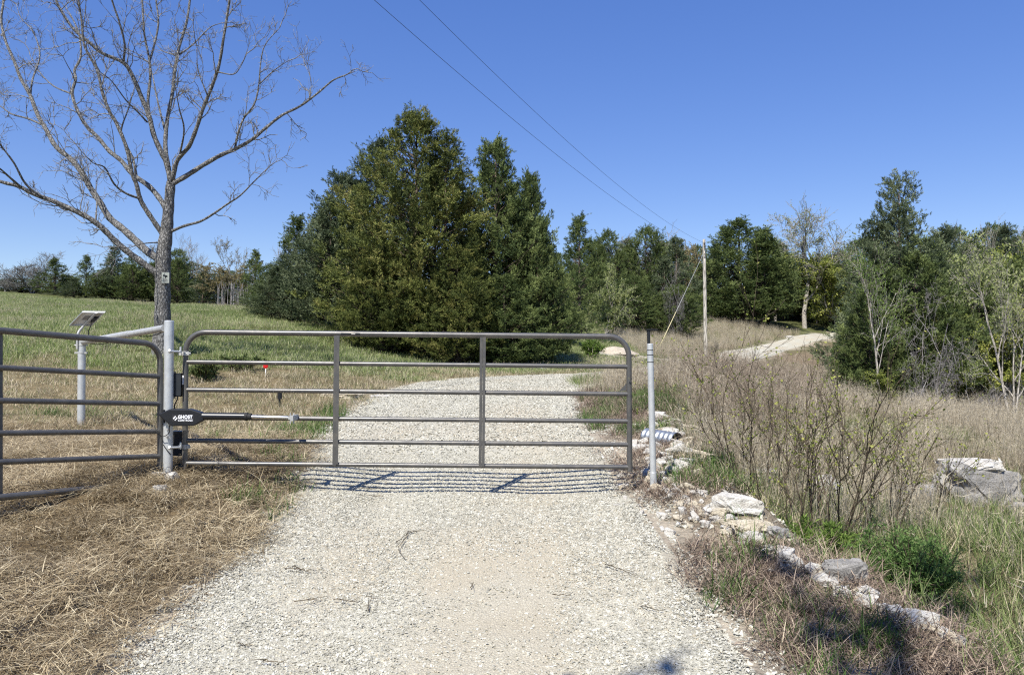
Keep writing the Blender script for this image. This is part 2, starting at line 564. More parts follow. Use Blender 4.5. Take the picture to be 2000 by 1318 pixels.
CP = []
for (u, v, d) in [  # photo pixel and distance of points on the ground
    (0, 1016, 5.75), (200, 986, 6.35), (325, 931, 7.1), (450, 940, 7.18), (158, 832, 10.7), (500, 835, 11), (546, 796, 13), (700, 776, 14.5), (300, 690, 18), (0, 705, 16), (0, 625, 30), (0, 580, 60),
    (250, 592, 60), (500, 602, 55), (350, 622, 32), (600, 642, 28), (500, 614, 36), (800, 702, 26), (1000, 716, 27), (1150, 695, 36), (1190, 670, 46), (1300, 688, 46), (1377, 702, 48),
    (1300, 664, 56), (1450, 652, 65), (1540, 637, 75), (1275, 958, 7.0), (1330, 850, 9.5), (1290, 800, 12.5), (1250, 770, 15),
    (1650, 800, 20), (1500, 782, 18), (1420, 800, 14), (1800, 803, 24), (2000, 812, 24), (1650, 737, 35), (1500, 737, 32), (1640, 706, 50), (1540, 708, 50), (1900, 700, 50),
    (1750, 1140, 6.0), (1900, 1010, 9.0), (2000, 1100, 6.5), (1700, 900, 12), (1950, 900, 13)]:
    p = px(u, v, d)
    CP.append([p.x, p.y, p.z])
for (x, y, z) in [(-0.4, -12, -0.5), (-0.4, -5, -0.3), (-0.35, 0, -0.02), (-0.38, 3.76, 0.05), (-0.45, 5.5, 0.175), (-0.48, 7.18, 0.30), (-2.0, 7.18, 0.34), (1.0, 7.18, 0.32), (-0.75, 10.2, 0.53), (-2.5, 10.2, 0.6),
                  (1.0, 10.2, 0.6), (-0.75, 15.8, 0.86), (1.15, 15.8, 0.87), (0.4, 18.4, 0.98), (2.3, 20.6, 1.06), (4.3, 24, 1.06), (6.6, 30, 1.08), (10.3, 40, 1.25), (15, 50, 1.9), (22.3, 62, 2.75), (31, 74, 3.7), (45, 90, 5.5),
                  (-1.9, 3.76, 0.06), (1.2, 3.76, 0.06), (-2.6, 3.7, 0.16), (-5, 4, 0.35), (2.0, 4.2, 0.05), (1.9, 5.7, 0.30), (-12, 0, 0.4), (-25, -10, 0.8), (-30, 10, 1.6), (12, 0, 0.2), (25, -10, 0.2), (-10, -25, -0.5), (15, -25, -0.5),
                  (40, 20, 1.0), (66, 100, 9), (40, 100, 8), (10, 90, 7.5), (-20, 100, 9), (-60, 100, 10), (-80, 50, 9), (80, 40, 5), (0, 200, 14), (120, 200, 15), (-120, 200, 14),
                  (0, 420, 24), (300, 350, 24), (-300, 350, 22), (420, 0, 10), (-420, 0, 14), (0, -420, -3), (300, -300, 0), (-300, -300, 2)]:
    CP.append([x, y, z])
CP = np.array(CP)


def step_drop(x, y):
    xr = np.interp(y, [0, 4, 5, 5.7, 7, 9, 12, 16], [2.7, 2.3, 2.08, 1.92, 1.85, 1.88, 2.5, 3.4])
    dep = np.interp(y, [-6, 1, 3, 5, 10, 14, 19], [0, 0.2, 0.35, 0.5, 0.55, 0.35, 0.0])
    return dep * sstep(0.0, 0.75, x - xr), xr


def _U(r2):
    return np.where(r2 > 1e-9, 0.5 * r2 * np.log(np.maximum(r2, 1e-9)), 0)


cz = CP[:, 2] + step_drop(CP[:, 0], CP[:, 1])[0]
NCP = len(CP)
K = _U((CP[:, None, 0] - CP[None, :, 0]) ** 2 + (CP[:, None, 1] - CP[None, :, 1]) ** 2) + np.eye(NCP) * 0.02
Pm = np.concatenate([np.ones((NCP, 1)), CP[:, :2]], 1)
A = np.zeros((NCP + 3, NCP + 3)); A[:NCP, :NCP] = K; A[:NCP, NCP:] = Pm; A[NCP:, :NCP] = Pm.T
W = np.linalg.solve(A, np.concatenate([cz, [0, 0, 0]]))


def H(x, y):
    x = np.atleast_1d(np.asarray(x, float)); y = np.atleast_1d(np.asarray(y, float))
    sh = x.shape
    x = x.ravel(); y = y.ravel()
    z = np.zeros(len(x))
    for k in range(0, len(x), 40000):
        xs = x[k:k + 40000]; ys = y[k:k + 40000]
        z[k:k + 40000] = _U((xs[:, None] - CP[None, :, 0]) ** 2 + (ys[:, None] - CP[None, :, 1]) ** 2) @ W[:NCP] + W[NCP] + W[NCP + 1] * xs + W[NCP + 2] * ys
    z -= step_drop(x, y)[0]
    rd, _ = path_dist(x, y, RC)
    off = sstep(0.0, 0.9, rd)
    z += off * (fbm(x * 0.9, y * 0.9, 3) - 0.5) * 0.16 + off * (fbm(x * 5, y * 5, 5, 3) - 0.5) * 0.06
    z += sstep(10, 60, np.hypot(x, y)) * (fbm(x * 0.12, y * 0.12, 9) - 0.5) * 0.8 * off
    return z.reshape(sh)


def h1(x, y):
    return float(H([x], [y])[0])


def ground_at(u, d):
    """ground point below photo column u at distance d"""
    x = (u - 1000.0) / FPX * d
    return Vector((x, d, h1(x, d)))


def axis(segs):
    out = []
    for a, b, s in segs:
        out += list(np.arange(a, b, s))
    return np.array(out + [segs[-1][1]])


gx = axis([(-450, -60, 30), (-60, -20, 1.6), (-20, -8, 0.45), (-8, 8, 0.09), (8, 20, 0.35), (20, 60, 1.6), (60, 450, 30)])
gy = axis([(-450, -20, 40), (-20, 2, 1.0), (2, 14, 0.09), (14, 40, 0.3), (40, 110, 1.6), (110, 450, 20)])
GX, GY = np.meshgrid(gx, gy)
Z = H(GX, GY)
RD, RS = path_dist(GX, GY, RC)
RD = RD.reshape(GX.shape); RS = RS.reshape(GX.shape)
TD = path_dist(GX, GY, TRACK)[0].reshape(GX.shape)
GZ = Z - 0.035 * (1 - sstep(-0.35, 0.05, RD)) - 0.02 * (1 - sstep(-0.3, 0.05, TD))


def cover(x, y, rd, side):
    """weights of the kinds of ground cover: hay, mixed (short tan and green), green field, tall tan grass, shoulder"""
    wob = (fbm(x * 0.5, y * 0.5, 21) - 0.5)
    left = (x < np.interp(y, RC[:, 1], RC[:, 0])) | (side > 0)
    hay = left * (1 - sstep(9.0, 11.5, y + wob * 4))
    lim = np.interp(x, [-40, -12, -8, -4, -1, 2, 6, 12, 30], [14.8, 15.3, 16.4, 18.2, 22, 26, 30, 36, 60])
    green = left * sstep(-1.2, 1.8, y - lim + wob * 7)
    green = np.maximum(green, sstep(0, 1, (x - 1.5) / 2) * left * sstep(20, 23, y) * (1 - sstep(48, 52, y)))
    mixed = left * np.clip(1 - hay - green, 0, 1)
    xr = step_drop(x, y)[1]
    right = 1 - left
    sh = right * (1 - sstep(-0.1, 0.7, x - xr + wob)) * (1 - sstep(15, 19, y))
    tall = right * np.clip(1 - sh, 0, 1)
    return hay, mixed, green, tall, sh


wt = cover(GX, GY, RD, RS)
cols = [(0.21, 0.165, 0.10), (0.24, 0.20, 0.12), (0.13, 0.15, 0.06), (0.22, 0.18, 0.125), (0.27, 0.235, 0.18)]
CC = sum(w[..., None] * np.array(c) for w, c in zip(wt, cols))
wtall = wt[3] * sstep(0.5, 0.62, fbm(GX * 0.35, GY * 0.35, 44))
CC = CC * (1 - wtall[..., None] * 0.6) + wtall[..., None] * 0.6 * np.array((0.11, 0.13, 0.05))
far = sstep(70, 120, np.hypot(GX, GY))[..., None]
CC = CC * (1 - far) + far * np.array((0.07, 0.075, 0.035))
bank = wt[4] * sstep(5.2, 6.0, GY) * (1 - sstep(9.5, 12, GY)) * sstep(.3, .5, fbm(GX * 2, GY * 2, 37) + .1)
CC = CC * (1 - .75 * bank[..., None]) + .75 * bank[..., None] * np.array((0.46, 0.42, 0.34))
dust = (1 - sstep(-0.05, 0.35, RD + (fbm(GX * 2, GY * 2, 31) - 0.5) * 0.5))[..., None]
CC = CC * (1 - dust) + dust * np.array((0.5, 0.46, 0.38))
ny, nx = GX.shape
ii = np.arange(ny - 1)[:, None] * nx + np.arange(nx - 1)[None, :]
Fq = np.stack([ii, ii + 1, ii + nx + 1, ii + nx], -1).reshape(-1, 4)
g = link('ground', mesh_np('ground', np.stack([GX, GY, GZ], -1).reshape(-1, 3), Fq, M['ground'], True, {'cover': CC.reshape(-1, 3)}))
tag(g, 'grassy hillside ground rising to the left and dipping into a draw', 'ground', kind='structure')


def road_sheet(name, C, ncol, lift, label, cat, fine=False):
    T = np.gradient(C[:, :2], axis=0)
    T /= np.linalg.norm(T, axis=1, keepdims=True)
    Nn = np.stack([T[:, 1], -T[:, 0]], 1)
    s = np.linspace(-1, 1, ncol)
    wob = 1 + (fbm(np.arange(len(C))[:, None] * 0.22 + 0 * s[None, :], 7.0 * np.sign(s)[None, :] + 0 * C[:, :1], 77) - 0.5) * 0.22
    off = s[None, :] * C[:, 2:3] * 1.03 * wob
    X = C[:, 0:1] + Nn[:, 0:1] * off; Y = C[:, 1:2] + Nn[:, 1:2] * off
    Zr = H(X, Y)
    edge = np.clip((np.abs(s) - 0.86) / 0.14, 0, 1)[None, :]
    rut = -0.012 * np.exp(-((np.abs(s) - 0.45) / 0.16) ** 2)[None, :]
    Zr = Zr + lift + rut + (fbm(X * 3, Y * 3, 12, 3) - 0.5) * 0.02 - edge ** 2 * (lift + 0.03)
    fines = np.clip(sstep(0.42, 0.62, fbm(X * 0.9, Y * 0.55, 55)) * 0.55, 0, 1)
    patch = np.exp(-(((X + 0.15) / 0.48) ** 4)) * (1 - sstep(4.8, 6.8, Y + (fbm(X * 2, Y * 2, 5) - .5) * 2)) 
    fines = np.clip(fines + .45 * np.exp(-((np.abs(s) - 0.45) / 0.15) ** 2)[None, :] * (.4 + .9 * fbm(X * 1.2, Y * .5, 67)) + 0.85 * patch * (0.55 + 0.7 * fbm(X * 3, Y * 3, 66)), 0, 1)
    nr, nc = X.shape
    q = np.arange(nr - 1)[:, None] * nc + np.arange(nc - 1)[None, :]
    F = np.stack([q, q + 1, q + nc + 1, q + nc], -1).reshape(-1, 4)
    o = link(name, mesh_np(name, np.stack([X, Y, Zr], -1).reshape(-1, 3), F, M['gravel_road'], True, {'fines': fines.ravel()}))
    return tag(o, label, cat, kind='structure')


RCF = spline(ROAD, 900)
road_sheet('gravel_road', RCF, 41, 0.03, 'pale crushed limestone drive running under the gate and up the hill', 'road')
road_sheet('dirt_track', TRACK, 11, 0.03, 'short pale dirt track joining the drive near the utility pole', 'track')

# ------------------------------------------------------------------ the swing gate
GD = 7.18


def G(u, v, d=GD):
    return px(u, v, d)


def arc_pts(c, a0, a1, r, ex, ez, n=9):
    return [c + ex * (r * math.cos(a)) + ez * (r * math.sin(a)) for a in np.linspace(a0, a1, n)]


def ring(c, axis_dir, r, th, w, sides=16):
    """short collar around a pipe"""
    a = Vector(axis_dir).normalized()
    return [c - a * (w / 2), c + a * (w / 2)], r + th


gate = thing('swing_gate', 'closed grey six-rail tubular steel swing gate across the gravel drive', 'gate', G(362, 915))
gl = gate.location.copy()


def gp(mb, name, mat, smooth=True, parent=gate, angle=40):
    for i in range(len(mb.V)):
        mb.V[i] = mb.V[i] - np.array(tuple(gl))
    return mb.build(name, mat, parent, smooth, angle)


TL = G(363, 648.5); TR = G(1228, 657.5); BL = G(361, 918); BR = G(1230, 920)
ex = (TR - TL).normalized(); ez = (TL - BL).normalized()
R1 = 0.0255
rad = 0.185
cl = TL + ex * rad - ez * rad; cr = TR - ex * rad - ez * rad
pts = [BL] + [BL.lerp(TL - ez * rad, t) for t in (0.4, 0.8)] + arc_pts(cl, math.pi, math.pi / 2, rad, ex, ez) + [TL.lerp(TR, t) for t in (0.3, 0.5, 0.7)] + arc_pts(cr, math.pi / 2, 0, rad, ex, ez) + [BR.lerp(TR - ez * rad, t) for t in (0.8, 0.4)] + [BR]
gp(MB().tube(pts, R1, 16), 'frame', M['gate_paint'])
for (a, b) in ((707, 716), (761, 769.5), (815, 822.5), (860, 868), (904.5, 912)):
    gp(MB().tube([G(363, a), G(650, a + (b - a) * .33), G(950, a + (b - a) * .68), G(1229, b)], 0.0215, 14), 'rail', M['gate_paint'])
for ub, ut in ((656, 659), (941, 943.5)):
    mb = MB()
    yo = 0.028
    t = G(ut, 655 if ut < 800 else 658); bt = G(ub, 905.5 if ub < 800 else 909.5)
    for off, hw, dy in ((-0.014, 0.0135, -0.018), (0.0145, 0.0125, -0.029)):
        o = Vector((off, dy, 0))
        V = []
        for p in (bt, t):
            for sx_, sy_ in ((-hw, -0.003), (hw, -0.003), (hw, 0.003), (-hw, 0.003)):
                V.append(tuple(p + o + Vector((sx_, sy_, 0))))
        mb.add(V, [[0, 1, 5, 4], [1, 2, 6, 5], [2, 3, 7, 6], [3, 0, 4, 7], [3, 2, 1, 0], [4, 5, 6, 7]])
    # web that carries the strip on the rails
    V = []
    for p in (bt, t):
        for sx_, sy_ in ((-0.0285, -0.0135), (-0.0235, -0.0135), (-0.0235, 0.02), (-0.0285, 0.02)):
            V.append(tuple(p + Vector((sx_, sy_, 0))))
    mb.add(V, [[0, 1, 5, 4], [1, 2, 6, 5], [2, 3, 7, 6], [3, 0, 4, 7], [3, 2, 1, 0], [4, 5, 6, 7]])
    gp(mb, 'upright', M['gate_paint'], False)
# latch gusset at the free end
q = [G(1223, 749), G(1223, 763), G(1209, 764)]
mb = MB(); mb.poly([tuple(p + Vector((0, dy, 0))) for dy in (-0.006, 0.006) for p in q], [[0, 1, 2], [5, 4, 3], [0, 3, 4, 1], [1, 4, 5, 2], [2, 5, 3, 0]])
gp(mb, 'latch_plate', M['gate_paint'], False)
# maker's strip on the top rail and white sticker on the hinge tube
p0 = G(666, 651.6, GD - 0.0262); p1 = G(703, 652, GD - 0.0262)
mb = MB(); mb.box((p0 + p1) / 2, ((p1.x - p0.x) / 2, 0.001, 0.009)); gp(mb, 'maker_strip', M['black_plastic'], False)
mb = MB(); mb.box(G(690, 652.2, GD - 0.0276), (0.018, 0.0006, 0.0025)); gp(mb, 'strip_print', M['panel_back'], False)
mb = MB(); mb.box(G(357.5, 742, GD - 0.024), (0.0055, 0.002, 0.043)); gp(mb, 'sticker', M['white_print'], False)
# hinge clamps on the hinge tube
for v in (690, 872):
    c0 = G(362 if v < 800 else 361.5, v)
    mb = MB().tube([c0 - ez * 0.02, c0 + ez * 0.02], 0.031, 16)
    mb.box(c0 + Vector((-0.038, -0.012, 0)), (0.014, 0.02, 0.018)); mb.box(c0 + Vector((0.036, -0.012, 0)), (0.009, 0.018, 0.016))
    mb.tube([c0 + Vector((-0.058, -0.02, 0)), c0 + Vector((0.058, -0.02, 0))], 0.0065, 8)
    gp(mb, 'hinge_clamp', M['galv_dull'])

# ------------------------------------------------------------------ posts
def pipe_thing(name, label, cat, top, base, r, mat, sink=0.25):
    t = thing(name, label, cat, base)
    d = (top - base)
    b2 = base - d.normalized() * sink
    mb = MB()
    dd = top - base
    ch = 0.006
    mb.tube([b2 - base, dd * 0.5, dd - dd.normalized() * ch, dd], [r, r, r, r - ch], 24)
    mb.build('pipe', mat, t, True, 40)
    return t


def rel(mb, t):
    for i in range(len(mb.V)):
        mb.V[i] = mb.V[i] - np.array(tuple(t.location))
    return mb


ptop = px(330.5, 626, 7.1); pbase = px(327.5, 921, 7.08)
post = pipe_thing('gate_post', 'thick galvanized steel hinge post carrying the gate on the left', 'post', ptop, pbase, 0.043, M['galvanized'])
for v, side in ((686, 1), (874, 1)):
    a = px(333, v, 7.03); e = px(357, v + (1 if v < 800 else -1), 7.13)
    mb = MB().tube([a, a.lerp(e, .8)], 0.011, 10)
    mb.tube([a.lerp(e, .8) + Vector((0, 0, -0.01)), a.lerp(e, .8) + Vector((0.004, 0, 0.045))], 0.010, 10)
    mb.tube([a - Vector((0.012, 0, 0)), a + Vector((0.004, 0, 0))], 0.02, 6)
    rel(mb, post).build('hinge_bolt', M['galvanized'], post, True, 40)
for v in (838, 852):
    c0 = px(327, v, 7.035)
    mb = MB().tube([c0, c0 - Vector((0, 0.02, 0))], 0.012, 8)
    rel(mb, post).build('bolt_head', M['galv_dull'], post, True, 40)
# loose black cable hanging from the opener down the post
P = spline(np.array([tuple(px(u, v, d)) for u, v, d in ((331, 830, 7.0), (330, 845, 7.0), (318, 852, 7.0), (308, 845, 6.98), (305, 838, 7.0))]), 30)
mb = MB().tube(P, 0.004, 6); rel(mb, post).build('cable', M['black_rubber'], post, True)
P = spline(np.array([tuple(px(u, v, d)) for u, v, d in ((319, 868, 7.02), (324, 876, 7.02), (334, 888, 7.03))]), 20)
mb = MB().tube(P, 0.004, 6); rel(mb, post).build('cable', M['black_rubber'], post, True)

ltop = px(1269.5, 671, 7.0); lbase = px(1276.5, 956, 7.0)
lpost = pipe_thing('latch_post', 'slim leaning galvanized pipe post beside the free end of the gate', 'post', ltop, lbase, 0.0285, M['galvanized'])
ld = (ltop - lbase).normalized()
mb = MB(); p0 = lbase - ld * 0.2; p1 = lbase.lerp(ltop, 0.118); rel(mb.tube([p0, p1, p1 + ld * 0.004], [0.0315, 0.0315, 0.028], 24), lpost).build('base_sleeve', M['galvanized'], lpost, True, 40)
for f in (0.955, 0.922, 0.873):
    c0 = lbase.lerp(ltop, f)
    rel(MB().tube([c0 - ld * 0.0035, c0 + ld * 0.0035], 0.0295, 24), lpost).build('band', M['black_rubber'], lpost, True, 40)
c0 = ltop - Vector((0.011, 0, 0))
rel(MB().tube([c0 - ld * 0.05, c0 + ld * 0.115], 0.0145, 14), lpost).build('stem', M['black_plastic'], lpost, True, 40)
c1 = c0 + ld * 0.122
mb = MB(); mb.tube([c1 + Vector((-0.018, -0.012, 0.0)), c1 + Vector((0.085, 0.02, 0.004))], 0.0085, 10); mb.box(c1 + Vector((0.03, 0, 0.006)), (0.05, 0.02, 0.0045))
rel(mb, lpost).build('cap_bar', M['black_plastic'], lpost, True, 40)

# ------------------------------------------------------------------ fixed wing panel on the left
def WP(u, v, f):  # f 0 at the post, 1 at the left picture edge
    return px(u, v, 7.06 + (5.87 - 7.06) * f)


panel = thing('wing_panel', 'dark tubular steel fence panel angling from the hinge post out of frame left', 'fence panel', px(0, 985, 5.87))
top0 = WP(313, 672.5, 0); top1 = WP(0, 645.5, 1); bot0 = WP(313, 941, 0); bot1 = WP(0, 971, 1)
D0 = (top1 - top0); far_k = 2.6
wx = D0.normalized(); wz = (top0 - bot0).normalized()
rad = 0.16
cw = top0 + wx * rad - wz * rad
endt = top0 + D0 * far_k; endb = bot0 + (bot1 - bot0) * far_k
pts = [bot0] + [bot0.lerp(top0 - wz * rad, t) for t in (.3, .7)] + arc_pts(cw, 0, math.pi / 2, rad, -wx, wz) + [top0 + D0 * 1.0, endt]
rel(MB().tube(pts, 0.026, 16), panel).build('frame', M['gate_paint'], panel, True, 40)
rel(MB().tube([endb, endt], 0.026, 16), panel).build('end_tube', M['gate_paint'], panel, True, 40)
for a, b in ((735, 718), (788.5, 782), (842.5, 845.5), (890.5, 902), (941, 971)):
    q0 = WP(313, a, 0); q1 = WP(0, b, 1)
    rel(MB().tube([q0, q1, q0 + (q1 - q0) * far_k], 0.0225 if a < 940 else 0.026, 14), panel).build('rail', M['gate_paint'], panel, True, 40)
mt = top0 + D0 * 0.99; mbm = bot0 + (bot1 - bot0) * 0.99
mb = MB()
V = []
for p in (mbm, mt):
    for a, c in ((-0.02, -0.034), (0.02, -0.034), (0.02, -0.027), (-0.02, -0.027)):
        V.append(tuple(p + wx * a + Vector((wx.y, -wx.x, 0)) * -c))
mb.add(V, [[0, 1, 5, 4], [1, 2, 6, 5], [2, 3, 7, 6], [3, 0, 4, 7], [3, 2, 1, 0], [4, 5, 6, 7]])
rel(mb, panel).build('upright', M['gate_paint'], panel, False)

# ------------------------------------------------------------------ solar post, brace rail, solar panel
SD = 10.7
stop_ = px(160, 659, SD); sbase = px(158.5, 832, SD)
spost = pipe_thing('solar_post', 'short galvanized pipe post behind the wing panel carrying a solar panel', 'post', stop_, sbase, 0.05, M['galvanized'])
for v in (674, 689):
    c0 = px(160, v, SD)
    mb = MB().tube([c0 - Vector((0, 0, .006)), c0 + Vector((0, 0, .006))], 0.0545, 20)
    mb.box(c0 + Vector((-0.06, -0.01, 0)), (0.02, 0.015, 0.012)); mb.box(c0 + Vector((0.062, -0.01, 0)), (0.016, 0.015, 0.012))
    mb.tube([c0 + Vector((-0.09, -0.02, 0)), c0 + Vector((-0.04, -0.02, 0))], 0.009, 8)
    rel(mb, spost).build('u_clamp', M['galv_dull'], spost, True, 40)

br0 = px(322, 641, 7.14); br1 = px(163, 667.5, SD - 0.05)
brace = thing('brace_pipe', 'galvanized brace pipe running from hinge post top back to the solar post', 'pipe', br1)
rel(MB().tube([br0, br0.lerp(br1, .36)], 0.034, 20), brace).build('pipe', M['galv_dull'], brace, True, 40)
rel(MB().tube([br0.lerp(br1, .33), br1], 0.0395, 20), brace).build('sleeve', M['galv_dull'], brace, True, 40)
P = spline(np.array([tuple(px(u, v, d)) for u, v, d in ((324, 646, 7.1), (300, 655, 7.5), (280, 657, 7.9), (262, 655.5, 8.3), (236, 662, 8.9), (205, 671, 9.6), (180, 671.5, 10.3), (166, 668, 10.6))]), 60)
rel(MB().tube(P, 0.005, 6), brace).build('cable', M['black_rubber'], brace, True)

sol = thing('solar_charger', 'small silver-framed solar panel tilted above the post, back side showing', 'solar panel', stop_)
P1 = px(134.5, 636.5, SD + 0.1); e1 = Vector((0.318, 0.0, -0.004)); e2 = Vector((0.268, -0.16, 0.180))
nrm = e1.cross(e2).normalized()
if nrm.z < 0: nrm = -nrm
def slab(o, a, b_, h):
    V = [tuple(o + a * i + b_ * j + nrm * k) for k in (0, h) for i, j in ((0, 0), (1, 0), (1, 1), (0, 1))]
    return V, [[0, 3, 2, 1], [4, 5, 6, 7], [0, 1, 5, 4], [1, 2, 6, 5], [2, 3, 7, 6], [3, 0, 4, 7]]
fw = 0.02
mb = MB()
a1 = e1.normalized(); b1 = e2.normalized()
for o, a, b_ in ((P1, e1, b1 * fw), (P1 + e2 - b1 * fw, e1, b1 * fw), (P1 + b1 * fw, a1 * fw, e2 - b1 * 2 * fw), (P1 + e1 - a1 * fw + b1 * fw, a1 * fw, e2 - b1 * 2 * fw)):
    mb.add(*slab(o, a, b_, 0.034))
rel(mb, sol).build('frame', M['galvanized'], sol)
rel(MB().add(*slab(P1 + a1 * fw + b1 * fw + nrm * 0.014, e1 - a1 * 2 * fw, e2 - b1 * 2 * fw, 0.012)), sol).build('backsheet', M['panel_back'], sol)
rel(MB().add(*slab(P1 + a1 * fw + b1 * fw + nrm * 0.027, e1 - a1 * 2 * fw, e2 - b1 * 2 * fw, 0.003)), sol).build('cell_face', M['solar_cell'], sol)
rel(MB().add(*slab(P1 + e1 * .3 + e2 * .42 + nrm * 0.011, e1 * .26, e2 * .3, 0.003)), sol).build('rating_label', plain_mat('label_grey', (0.22, 0.20, 0.18), 0.6), sol)
rel(MB().add(*slab(P1 + e1 * .74 + e2 * .38 - nrm * 0.02, e1 * .2, e2 * .28, 0.034)), sol).build('junction_box', M['black_plastic'], sol)
mb = MB(); mb.add(*slab(P1 + e1 * .58 - b1 * .02 - nrm * .03, e1 * .11, e2 * 1.1, 0.028))
rel(mb, sol).build('bracket_rail', M['galv_dull'], sol)
mid = P1 + e1 * .63 + e2 * .06 - nrm * 0.03
P = spline(np.array([tuple(stop_ + Vector((-0.03, -0.055, -0.16))), tuple(stop_ + Vector((-0.03, -0.055, -0.02))), tuple(stop_ + Vector((-0.02, -0.05, 0.07))), tuple(mid.lerp(stop_ + Vector((0, -.05, .1)), .35)), tuple(mid)]), 24)
rel(MB().tube(P, 0.017, 10), sol).build('support_arm', M['galv_dull'], sol, True, 40)
jb = P1 + e1 * .78 + e2 * .42 - nrm * .02
P = spline(np.array([tuple(jb), tuple(jb + Vector((-.01, 0, -.07))), tuple(jb + Vector((-.04, 0, -.14))), tuple(jb + Vector((-.035, 0, -.24))), tuple(stop_ + Vector((.05, -.03, -.05)))]), 24)
rel(MB().tube(P, 0.006, 6), sol).build('cable', M['black_rubber'], sol, True)

# ------------------------------------------------------------------ gate opener and boxes
opn = thing('gate_opener', 'black linear gate opener arm with white lettering clamped between post and rail', 'gate opener', px(312, 818, 6.99))
OD = 6.99
def op(u, v):
    p = px(u, v, OD); return (p.x, p.z)
outl = [op(u, v) for u, v in ((313, 806.5), (318, 805.5), (335, 798), (374, 798), (396, 804.8), (400, 820), (380, 831), (337, 831.5), (318, 815), (313, 811))]
bmh = bmesh.new()
vv0 = [bmh.verts.new((x, OD - 0.035, z)) for x, z in outl]
vv1 = [bmh.verts.new((x, OD + 0.035, z)) for x, z in outl]
bmh.faces.new(vv0[::-1]); bmh.faces.new(vv1)
for i in range(len(outl)):
    j = (i + 1) % len(outl); bmh.faces.new((vv0[i], vv0[j], vv1[j], vv1[i]))
bmesh.ops.recalc_face_normals(bmh, faces=bmh.faces)
bmesh.ops.bevel(bmh, geom=[e_ for e_ in bmh.edges if e_.is_manifold], offset=0.010, segments=2, profile=0.6, affect='EDGES')
for v_ in bmh.verts: v_.co -= opn.location
me = bpy.data.meshes.new('housing'); bmh.to_mesh(me); bmh.free(); me.materials.append(M['black_plastic']); link('housing', me, opn)
mb = MB(); mb.box(px(313, 808.8, OD), (0.03, 0.012, 0.008)); mb.tube([px(320, 800, OD + .02), px(320, 826, OD + .02)], .012, 10); rel(mb, opn).build('pivot_bracket', M['black_plastic'], opn, False)
rel(MB().tube([px(395, 812.6, OD), px(400, 812.7, OD), px(481, 813.4, OD)], [0.036, 0.0345, 0.0335], 20), opn).build('actuator_tube', M['black_plastic'], opn, True, 40)
rel(MB().tube([px(479, 813.4, OD), px(484, 813.4, OD), px(485, 813.5, OD), px(491, 813.5, OD)], [0.037, 0.037, 0.031, 0.031], 20), opn).build('end_cap', M['black_rubber'], opn, True, 40)
rel(MB().tube([px(488, 813.6, OD), px(563, 815.6, OD + 0.05)], 0.0165, 18), opn).build('push_rod', M['chrome'], opn, True, 40)
mb = MB(); c0 = px(571, 815.8, OD + 0.06)
mb.box(c0, (0.03, 0.03, 0.014)); mb.box(c0 + Vector((0.012, 0.03, 0)), (0.012, 0.09, 0.024))
for dx in (-0.012, 0.018): mb.tube([c0 + Vector((dx, -0.02, -0.05)), c0 + Vector((dx, -0.02, 0.045))], 0.0065, 8)
mb.tube([c0 + Vector((-0.045, -0.02, 0.006)), c0 + Vector((0.02, -0.02, 0.006))], 0.006, 8)
rel(mb, opn).build('rail_clamp', M['galv_dull'], opn, False)
recess = MB(); recess.box(px(357.5, 816.5, OD - 0.0355), (0.098, 0.0012, 0.034)); rel(recess, opn).build('name_plate', plain_mat('plate_black', (0.02, 0.02, 0.022), 0.6), opn)


def text_mesh(name, txt, size, loc, mat, parent, sx=1.0, off=0.0, spacing=1.0):
    cu = bpy.data.curves.new(name, 'FONT')
    cu.body = txt; cu.size = size; cu.offset = off; cu.extrude = 0.0008; cu.align_x = 'LEFT'; cu.space_character = spacing
    o = bpy.data.objects.new(name, cu); COL.objects.link(o)
    dg = bpy.context.evaluated_depsgraph_get()
    me = bpy.data.meshes.new_from_object(o.evaluated_get(dg))
    bpy.data.objects.remove(o)
    V = np.zeros(len(me.vertices) * 3, np.float32); me.vertices.foreach_get('co', V)
    V = V.reshape(-1, 3); V[:, 0] *= sx
    me.vertices.foreach_set('co', V.ravel())
    me.materials.clear(); me.materials.append(mat)
    ob = link(name, me, parent)
    ob.rotation_euler = (math.pi / 2, 0, 0)
    ob.location = loc - parent.location
    return ob, V[:, 0].max()


TXD = OD - 0.0382
o1, w1 = text_mesh('lettering', 'GHOST', 0.042, px(347.5, 817.0, TXD), M['white_print'], opn, 1.0, 0.0016, 1.08)
tw = px(376, 817, TXD).x - px(347.5, 817, TXD).x
o1.scale.x = tw / w1
o2, w2 = text_mesh('lettering', 'CONTROLS', 0.024, px(347.5, 822.3, TXD), M['white_print'], opn, 1.0, 0.0006, 1.1)
o2.scale.x = tw / w2
c0 = px(342.3, 816.6, TXD)
mb = MB()
def flat(pl):
    n_ = len(pl)
    A_ = [(c0.x + x, c0.y - 0.0008, c0.z + z) for x, z in pl]; B_ = [(c0.x + x, c0.y + 0.0008, c0.z + z) for x, z in pl]
    mb.poly(A_ + B_, [list(range(n_)), list(range(2 * n_ - 1, n_ - 1, -1))] + [[(i + 1) % n_, i, n_ + i, n_ + (i + 1) % n_] for i in range(n_)])
s_ = 0.0215
flat([(-s_, 0), (0, s_), (0.007, s_ * .68), (-0.006, 0.003), (-0.006, -0.001), (-s_ * .55, -s_ * .42)])
flat([(s_, 0), (0, -s_), (-0.007, -s_ * .68), (0.006, -0.003), (0.006, 0.001), (s_ * .55, s_ * .42)])
rel(mb, opn).build('diamond_emblem', M['white_print'], opn)

